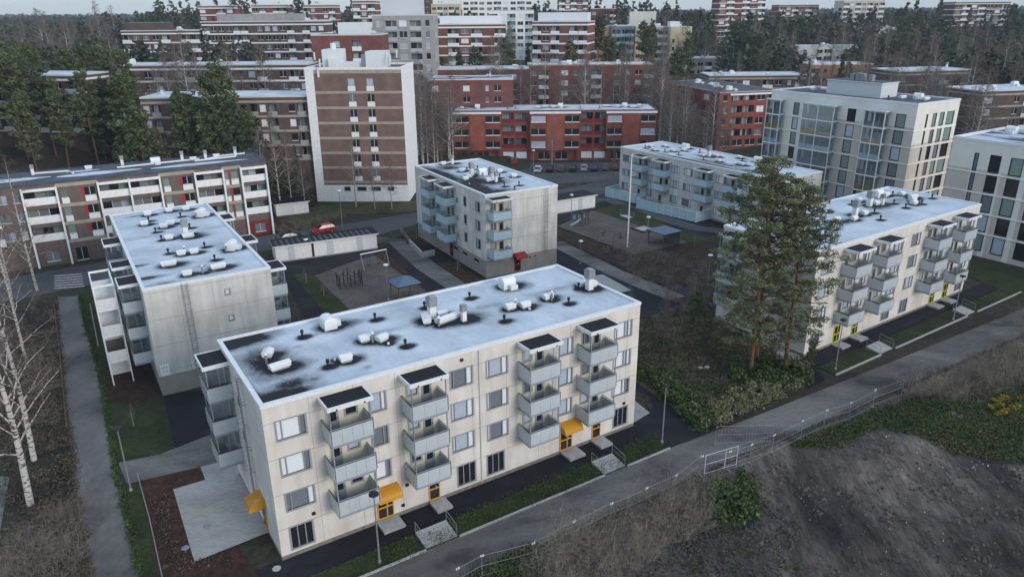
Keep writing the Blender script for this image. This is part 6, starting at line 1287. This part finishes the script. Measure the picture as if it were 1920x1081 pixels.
for a, c, lb in ((5.2, 6.8, 'concrete slab at the lime door nearest the pines'), (8.8, 10.4, 'concrete slab at the second lime door'), (26.3, 27.9, 'concrete slab at the third lime door'), (29.6, 31.2, 'concrete slab at the farthest lime door')): slab(RF, a, c, 34.1, lb)
for px, py, lb in ((348, 1028, 'round drain cover at the paving edge'), (389, 987, 'small drain cover in the middle of the paving'), (915, 545, 'drain')):
    x, y = G(px, py)
    if lb != 'drain': thing('drain_cover', lb, 'drain cover', (x, y, .08), 0, None, MB().cyl(0, 0, 0, .02, .3, 'pane_mid', 12).mesh('drain_cover'))
x, y = G(519, 1066); thing('drain_cover', 'pale round drain cover at the near block corner', 'drain cover', (x, y, .04), 0, None, MB().cyl(0, 0, 0, .04, .3, 'concrete_light', 12).mesh('drain_cover'))
for i, (px, py) in enumerate([(573, 532), (607, 556), (253, 800), (1120, 452), (1150, 470), (1300, 462), (1215, 425), (860, 508), (782, 448)]):
    x, y = G(px, py); t = thing('young_tree', ['sapling on the grass strip beside the brown play surface, upper one', 'sapling on the grass strip nearer the big roof', 'staked sapling on the lawn near the grey path', 'sapling on the bark slope below the play tower', 'sapling on the bark slope left of the flagpole', 'sapling by the blue shelter lawn', 'sapling on the lawn bank above the sandbox', 'sapling in the bark bed below the middle block', 'sapling in the bark bed at the far corner of the middle block'][i], 'young tree', (x, y, .08), i * 1.3)
    obj('trunk', BIR[3][0][1], t).scale = (.16,) * 3; obj('branches', BIR[3][1], t).scale = (.16,) * 3; obj('stake', MB().box(.12, 0, 0, .17, .05, 1.5, 'band_beige').mesh('stake'), t)
for (a, c, h, lb) in (((768, 458), (792, 483), .9, 'low concrete wall along the ramp of the middle block'), ((792, 483), (815, 478), .9, 'short concrete wall closing the ramp of the middle block'), ((752, 437), (768, 458), 1.0, 'pale rail at the bark bed corner by the middle block')):
    p, q = Vector(G(*a)), Vector(G(*c)); L_ = (q - p).length; m_ = MB().box(0, -.12, 0, L_, .12, h, 'concrete', 'concrete_light') if 'rail' not in lb else MB().tube([(0, 0, h), (L_, 0, h)], .04, 'band_beige', 4).tube([(0, 0, h * .5), (L_, 0, h * .5)], .03, 'band_beige', 4).tube([(0, 0, 0), (0, 0, h)], .04, 'band_beige', 4).tube([(L_, 0, 0), (L_, 0, h)], .04, 'band_beige', 4)
    thing('ramp_wall' if 'rail' not in lb else 'ramp_rail', lb, 'low wall' if 'rail' not in lb else 'rail', (p.x, p.y, .02), math.atan2(q.y - p.y, q.x - p.x), None, m_.mesh('ramp_wall'))
for i, (px, py) in enumerate([(1075, 412), (1084, 411), (1093, 410)]):
    x, y = G(px, py); t = thing('waste_bin', ['green waste bin left of its two neighbours by the short white shed', 'green waste bin between two others by the short white shed', 'green waste bin right of its two neighbours by the short white shed'][i], 'bin', (x, y, .05), R(30)); obj('body', MB().box(-.35, -.35, .1, .35, .35, 1.05, 'blue_glass_wall').mesh('body'), t); obj('lid', MB().box(-.38, -.4, 1.05, .38, .38, 1.14, 'black_metal').mesh('lid'), t)
# boulders on the rough lawn
for px, py, lb in ((1313, 693, 'pale boulder in the rough lawn, the bigger of two'), (1325, 692, 'pale boulder in the rough lawn, the smaller of two')):
    x, y = G(px, py); b = MB(); k = 7; s_ = .4
    b.v = [(s_ * cos(2 * pi * i / k) * rng.uniform(.8, 1.1), s_ * sin(2 * pi * i / k), 0) for i in range(k)] + [(s_ * .7 * cos(2 * pi * i / k), s_ * .6 * sin(2 * pi * i / k), .3 * rng.uniform(.8, 1.1)) for i in range(k)]; b.f = [tuple(range(k, 2 * k))] + [(i, (i + 1) % k, k + (i + 1) % k, k + i) for i in range(k)]; b.mats = ['concrete_light']; b.m = [0] * len(b.f)
    thing('boulder', lb, 'boulder', (x, y, .03), 0, None, b.mesh('boulder'))
# mesh site fence
def fence_mesh(L_, mk=True):
    key = ('sf', round(L_, 1))
    if key not in _cache:
        b = MB(); h = 1.95
        for q in ([(0, 0, .1), (0, 0, h)], [(L_, 0, .1), (L_, 0, h)], [(0, 0, h), (L_, 0, h)], [(0, 0, .25), (L_, 0, .25)], [(0, 0, 1.1), (L_, 0, 1.1)]): b.tube(q, .011, 'alu', 4, False)
        w_ = MB()
        for i in range(1, int(L_ / .28)): w_.tube([(i * .28, 0, .25), (i * .28, 0, h)], .0035, 'alu', 3, False)
        f_ = MB().box(-.1, -.25, 0, .1, .25, .12, 'plinth')
        _cache[key] = (b.mesh('frame'), w_.mesh('wires'), f_.mesh('foot'), MB().box(-.13, -.02, h - .08, .13, .02, h + .08, 'white_metal').box(-.05, -.025, h - .08, .02, .025, h + .08, 'red_paint').mesh('reflector'))
    return _cache[key]
FPX_ = [(860, 1110), (905, 1085), (1000, 1062), (1075, 1020), (1145, 985), (1210, 955), (1265, 930), (1313, 893), (1365, 885), (1405, 872), (1447, 852), (1500, 825), (1545, 805), (1590, 790), (1635, 765), (1690, 745)]
FW = [G(*p) for p in FPX_]
for i in range(len(FW) - 1):
    a, c = Vector(FW[i]), Vector(FW[i + 1]); L_ = (c - a).length; n = max(1, round(L_ / 3.4))
    for j in range(n):
        p = a.lerp(c, j / n); s = fence_mesh(L_ / n - .06); t = thing('fence_panel', 'wire mesh site fence panel standing between the road and the bare ground', 'fence', (p.x, p.y, dirt_z(p.x, p.y) + .02), math.atan2(c.y - a.y, c.x - a.x) + rng.uniform(-.03, .03), 'site fence panels along the road')
        obj('frame', s[0], t); obj('wires', s[1], t); obj('foot', s[2], t); obj('reflector', s[3], t)
for (a, c, lb) in (((1340, 835), (1447, 832), 'fence panel standing across the road, before the hedge'), ((1355, 880), (1440, 852), 'fence panel turned off the line at the road bend')):
    p, q = Vector(G(*a)), Vector(G(*c)); s = fence_mesh((q - p).length); t = thing('fence_panel', lb, 'fence', (p.x, p.y, .05), math.atan2(q.y - p.y, q.x - p.x)); obj('frame', s[0], t); obj('wires', s[1], t); obj('foot', s[2], t)
bb_ = [G(1320, 892), G(1358, 880), G(1380, 874)]
t = thing('fence_panel', 'bright framed gate panel standing at the bend of the road', 'fence', (bb_[0][0], bb_[0][1], .05), 0); b = MB()
for p in bb_: b.tube([(p[0] - bb_[0][0], p[1] - bb_[0][1], 0), (p[0] - bb_[0][0], p[1] - bb_[0][1], 2.0)], .035, 'alu_light', 5)
for z in (.2, 1.1, 2.0): b.tube([(0, 0, z), (bb_[2][0] - bb_[0][0], bb_[2][1] - bb_[0][1], z)], .022, 'alu_light', 4)
obj('frame', b.mesh('frame'), t)
# low rail along the grey path
q = MB(); pp = [G(102, 575), G(112, 660), G(120, 740), G(126, 808)]; 
for i in range(3): q.tube([(*pp[i], .35), (*pp[i + 1], .35)], .05, 'timber', 4); q.tube([(*pp[i], 0), (*pp[i], .35)], .05, 'timber', 4)
thing('timber_rail', 'low timber rail along the left edge of the grey path', 'rail', (0, 0, 0), 0, None, q.mesh('timber_rail'))
q = MB(); pp = [G(170, 575), G(178, 615), G(186, 655)]; q.tube([(*p, .45) for p in pp], .05, 'band_beige', 4); [q.tube([(*p, 0), (*p, .45)], .05, 'timber', 4) for p in pp]
thing('timber_rail', 'short pale rail on the grass by the white terraces', 'rail', (0, 0, 0), 0, None, q.mesh('timber_rail'))
q = MB(); pp = [G(258, 890), G(281, 975), G(305, 1085)]; q.tube([(*p, .22) for p in pp], .035, 'alu', 4)
thing('edging_strip', 'thin metal edging between the grass strip and the bark bed', 'edging', (0, 0, 0), 0, None, q.mesh('edging_strip'))

# ------------------------------------------------------------------ cars
def car(col, kind='hatch'):
    key = ('car', col, kind)
    if key in _cache: return _cache[key]
    L_, W_2, b = (4.2 if kind == 'hatch' else 4.6), .88, MB()
    low = [(-L_ / 2, .45), (-L_ / 2 + .05, .75), (-L_ / 2 + .9, .92), (L_ / 2 - .5 if kind == 'hatch' else L_ / 2 - 1.0, 1.0), (L_ / 2 - .03, .95), (L_ / 2, .5), (L_ / 2 - .1, .28), (-L_ / 2 + .1, .28)]
    n = len(low); v0 = len(b.v); b.v += [(x, -W_2 * (.93 if z > .9 else 1), z) for x, z in low] + [(x, W_2 * (.93 if z > .9 else 1), z) for x, z in low]; i_ = b.mi(col)
    b.f += [tuple(range(n - 1, -1, -1)), tuple(range(n, 2 * n))]; b.m += [i_, i_]
    for i in range(n): b.f.append((i, (i + 1) % n, n + (i + 1) % n, n + i)); b.m.append(i_)
    b.box(-L_ / 2 - .02, -.6, .38, -L_ / 2 + .03, .6, .5, 'black_metal')
    x0, x1, x2, x3 = -L_ / 2 + 1.0, -L_ / 2 + 1.75, (L_ / 2 - .55 if kind == 'hatch' else L_ / 2 - 1.4), (L_ / 2 - .1 if kind == 'hatch' else L_ / 2 - .7)
    c = MB(); zt = 1.46; wb, wt = W_2 * .9, W_2 * .7
    c.face([(x1, -wt, zt), (x2, -wt, zt), (x2, wt, zt), (x1, wt, zt)], col)
    for p in (((x0, -wb, .93), (x0, wb, .93), (x1, wt, zt), (x1, -wt, zt)), ((x3, wb, .97), (x3, -wb, .97), (x2, -wt, zt), (x2, wt, zt)), ((x0, -wb, .93), (x1, -wt, zt), (x2, -wt, zt), (x3, -wb, .97)), ((x0, wb, .93), (x3, wb, .97), (x2, wt, zt), (x1, wt, zt))): c.face(p, 'pane_dark')
    for s_ in (-1, 1):
        for xa in (x0 + 1.55, x1 + 1.5): c.tube([(xa, s_ * (wb + .005), .95), (xa - .05 if xa < 0 else xa, s_ * (wt + .005), zt)], .035, col, 4)
        c.tube([(x0, s_ * wb, .93), (x1, s_ * wt, zt), (x2, s_ * wt, zt), (x3, s_ * wb, .97)], .035, col, 4)
    wh = MB(); wh.tube([(0, -.1, 0), (0, .1, 0)], .32, 'rubber', 14); wh.tube([(0, -.1, 0), (0, -.1, 0)], .3, 'rubber', 14); rm = MB().tube([(0, -.11, 0), (0, .11, 0)], .2, 'rim', 10)
    for m_ in (wh, rm):
        nn = 14 if m_ is wh else 10; m_.f.append(tuple(range(nn - 1, -1, -1))); m_.m.append(0)
    hl = MB()
    for s_ in (-1, 1): hl.box(-L_ / 2 - .01, s_ * .62 - .16, .6, -L_ / 2 + .12, s_ * .62 + .16, .74, 'lamp_glass')
    tl = MB()
    for s_ in (-1, 1): tl.box(L_ / 2 - .12, s_ * .7 - .1, .72, L_ / 2 + .01, s_ * .7 + .1, .92, 'tail_light')
    _cache[key] = (b.mesh('body'), c.mesh('cabin'), wh.mesh('wheel'), rm.mesh('rim'), MB().box(-.01, -.16, -.07, .12, .16, .07, 'lamp_glass').mesh('headlight'), MB().box(-.12, -.1, -.1, .01, .1, .1, 'tail_light').mesh('tail_light'), L_); return _cache[key]
def park(label, x, y, deg, col, kind='hatch', g=None):
    t = thing('parked_car', label, 'car', (x, y, .06), R(deg), g); s = car(col, kind); L_ = s[6]; obj('body', s[0], t); obj('cabin', s[1], t)
    for xx_ in (-L_ / 2 + .85, L_ / 2 - .8):
        for s_ in (-1, 1): w_ = obj('wheel', s[2], t, (xx_, s_ * .8, .32)); obj('rim', s[3], w_)
    for s_ in (-1, 1): obj('headlight', s[4], t, (-L_ / 2, s_ * .62, .67)); obj('tail_light', s[5], t, (L_ / 2, s_ * .7, .82))
x, y = G(607, 436); park('bright red hatchback parked on the street behind the long shed', x, y, 32, 'car_red')
x, y = G(541, 452); park('black car with a frosted windscreen parked behind the long shed', x, y, 28, 'car_black', 'sedan')
_cars = [(1009, 'car_white', 'white van-like hatchback at the left end of the parking row'), (1031, 'car_black', 'black car second in the parking row beside the white one'), (1052, 'car_grey', 'dark grey car behind the bare tree in the parking row'), (1074, 'car_black', 'black car right of the dark grey one in the parking row'), (1095, 'car_silver', 'silver car left of the blue one in the parking row'), (1115, 'car_blue', 'dark blue car in the parking row'), (1135, 'car_grey', 'grey car right of the blue one in the parking row'), (1153, 'car_wine', 'wine red car at the right end of the parking row')]
for i, (px, c, lb) in enumerate(_cars): x, y = G(px, 322 - i * .6); park(lb, x, y, 262, c, 'hatch' if i % 2 == 0 else 'sedan')
x, y = G(962, 307); park('red car with lit lamps under the bright red block arcade', x, y, 280, 'car_red')

# ------------------------------------------------------------------ labels that single each tree out
ORD = ['leftmost', 'second', 'third', 'fourth', 'fifth', 'sixth', 'seventh', 'eighth', 'ninth', 'tenth', 'eleventh', 'twelfth', 'thirteenth', 'fourteenth', 'fifteenth', 'sixteenth', 'seventeenth', 'eighteenth', 'nineteenth', 'twentieth', 'twenty-first', 'twenty-second', 'twenty-third', 'twenty-fourth', 'twenty-fifth', 'twenty-sixth', 'twenty-seventh', 'twenty-eighth', 'twenty-ninth', 'thirtieth', 'thirty-first', 'thirty-second', 'thirty-third', 'thirty-fourth', 'thirty-fifth', 'thirty-sixth', 'thirty-seventh', 'thirty-eighth', 'thirty-ninth', 'fortieth']
MARKS = {'pines of the left wood': ('green pine', [(90, 'in the left wood above the slab end'), (180, 'in the left wood above the long slab'), (9999, 'in the left wood nearest the frosted slab')]),
 'spruces of the left wood': ('dark spruce', [(9999, 'in the wood above the brown and white slab')]),
 'pines in front of the low slab': ('tall pine', [(9999, 'in front of the frosted low slab')]),
 'birches by the brown tower': ('bare birch', [(400, 'before the frosted low slab'), (9999, 'between the low slab and brown tower')]),
 'birches in the gap behind the tower': ('bare birch', [(9999, 'between the brown tower and bright red block')]),
 'birches behind the bright red block': ('bare birch', [(9999, 'right behind the bright red block')]),
 'birches between the red blocks': ('bare birch', [(1270, 'beside the bright red block end'), (9999, 'before the blue-grey roofed red block')]),
 'conifers behind the red blocks': ('dark conifer', [(1100, 'behind the long red blocks'), (9999, 'behind the blue-grey roofed red block')]),
 'pines of the right wood': ('green pine', [(1540, 'above the small orange brick house'), (1700, 'above the rooftop plant room'), (1830, 'above the slab behind bare birches'), (9999, 'above the dark slab at the edge')]),
 'spruces of the right wood': ('dark spruce', [(1600, 'above the small orange brick house'), (1800, 'above the slab behind bare birches'), (9999, 'above the dark slab at the edge')]),
 'birches of the right wood': ('bare birch', [(1560, 'above the left half of the cream block'), (1680, 'above the rooftop plant room'), (1770, 'above the slab behind the cream block'), (1850, 'right of the cream block'), (9999, 'above the block cut by the edge')]),
 'birches before the right slabs': ('bare birch', [(1760, 'just before the slab behind the cream block'), (1850, 'between the two brown right slabs'), (9999, 'before the dark slab at the edge')]),
 'birches of the left forest': ('bare birch', [(120, 'in the dark forest at the horizon'), (9999, 'in the forest left of the stepped block')]),
 'birches of the middle distance': ('bare birch', [(1000, 'before the white-columned red block'), (1200, 'before the orange and blue houses'), (9999, 'right of the coloured houses')])}
for gname, (what, marks) in MARKS.items():
    mem = [o_ for o_ in COL.objects if o_.parent is None and o_.get('group') == gname]; seen = {}
    px_of = {o_: pixel(o_.location.x, o_.location.y, o_.location.z + 12)[0] for o_ in mem}
    for o_ in sorted(mem, key=px_of.get):
        ph = next(p for lim, p in marks if px_of[o_] < lim); k_ = o_.name.split('.')[0]; what_ = {'spruce_tree': 'dark spruce', 'pine_tree': what if 'spruce' not in what else 'green pine'}.get(k_, what)
        i_ = seen.get((ph, what_), 0); seen[(ph, what_)] = i_ + 1
        o_['label'] = (ORD[i_] + ' ' + what_ + ' ' + ph) if i_ == 0 else (ORD[min(i_, len(ORD) - 1)] + ' ' + what_ + ' from the left ' + ph)
for gname, tail in (('site fence panels along the road', 'wire mesh fence panel from the near end along the road'), ('white terrace', '')):
    for i_, o_ in enumerate([q for q in COL.objects if q.parent is None and q.get('group') == gname]): o_['label'] = ('nearest' if i_ == 0 else ORD[i_]) + ' ' + tail
for gname, sides in (('terrace fences of the three-storey block', ['left side', 'long front', 'short return']), ('terrace fences of the three-storey block front', ['short left side', 'first front', 'corner front', 'right end'])):
    for i_, o_ in enumerate([q for q in COL.objects if q.parent is None and q.get('group') == gname]): o_['label'] = 'pale blue terrace fence, ' + sides[i_] + (' stretch of the farther yard' if i_ < 4 and 'front' not in gname else ' stretch of the nearer yard')
# ------------------------------------------------------------------ air
hz_ = MB().box(-3010, -70, -1.2, 3010, 3410, 82, 'clear_glass').mesh('haze'); hm = bpy.data.materials.new('haze_air'); hm.use_nodes = True; hn = hm.node_tree; hn.nodes.clear()
ho = hn.nodes.new('ShaderNodeOutputMaterial'); hv = hn.nodes.new('ShaderNodeVolumePrincipled'); hv.inputs['Color'].default_value = (0.72, 0.82, 0.92, 1); hv.inputs['Density'].default_value = 0.00015
hn.links.new(hv.outputs[0], ho.inputs['Volume']); hz_.materials.clear(); hz_.materials.append(hm); obj('haze', hz_, None, kind='stuff')
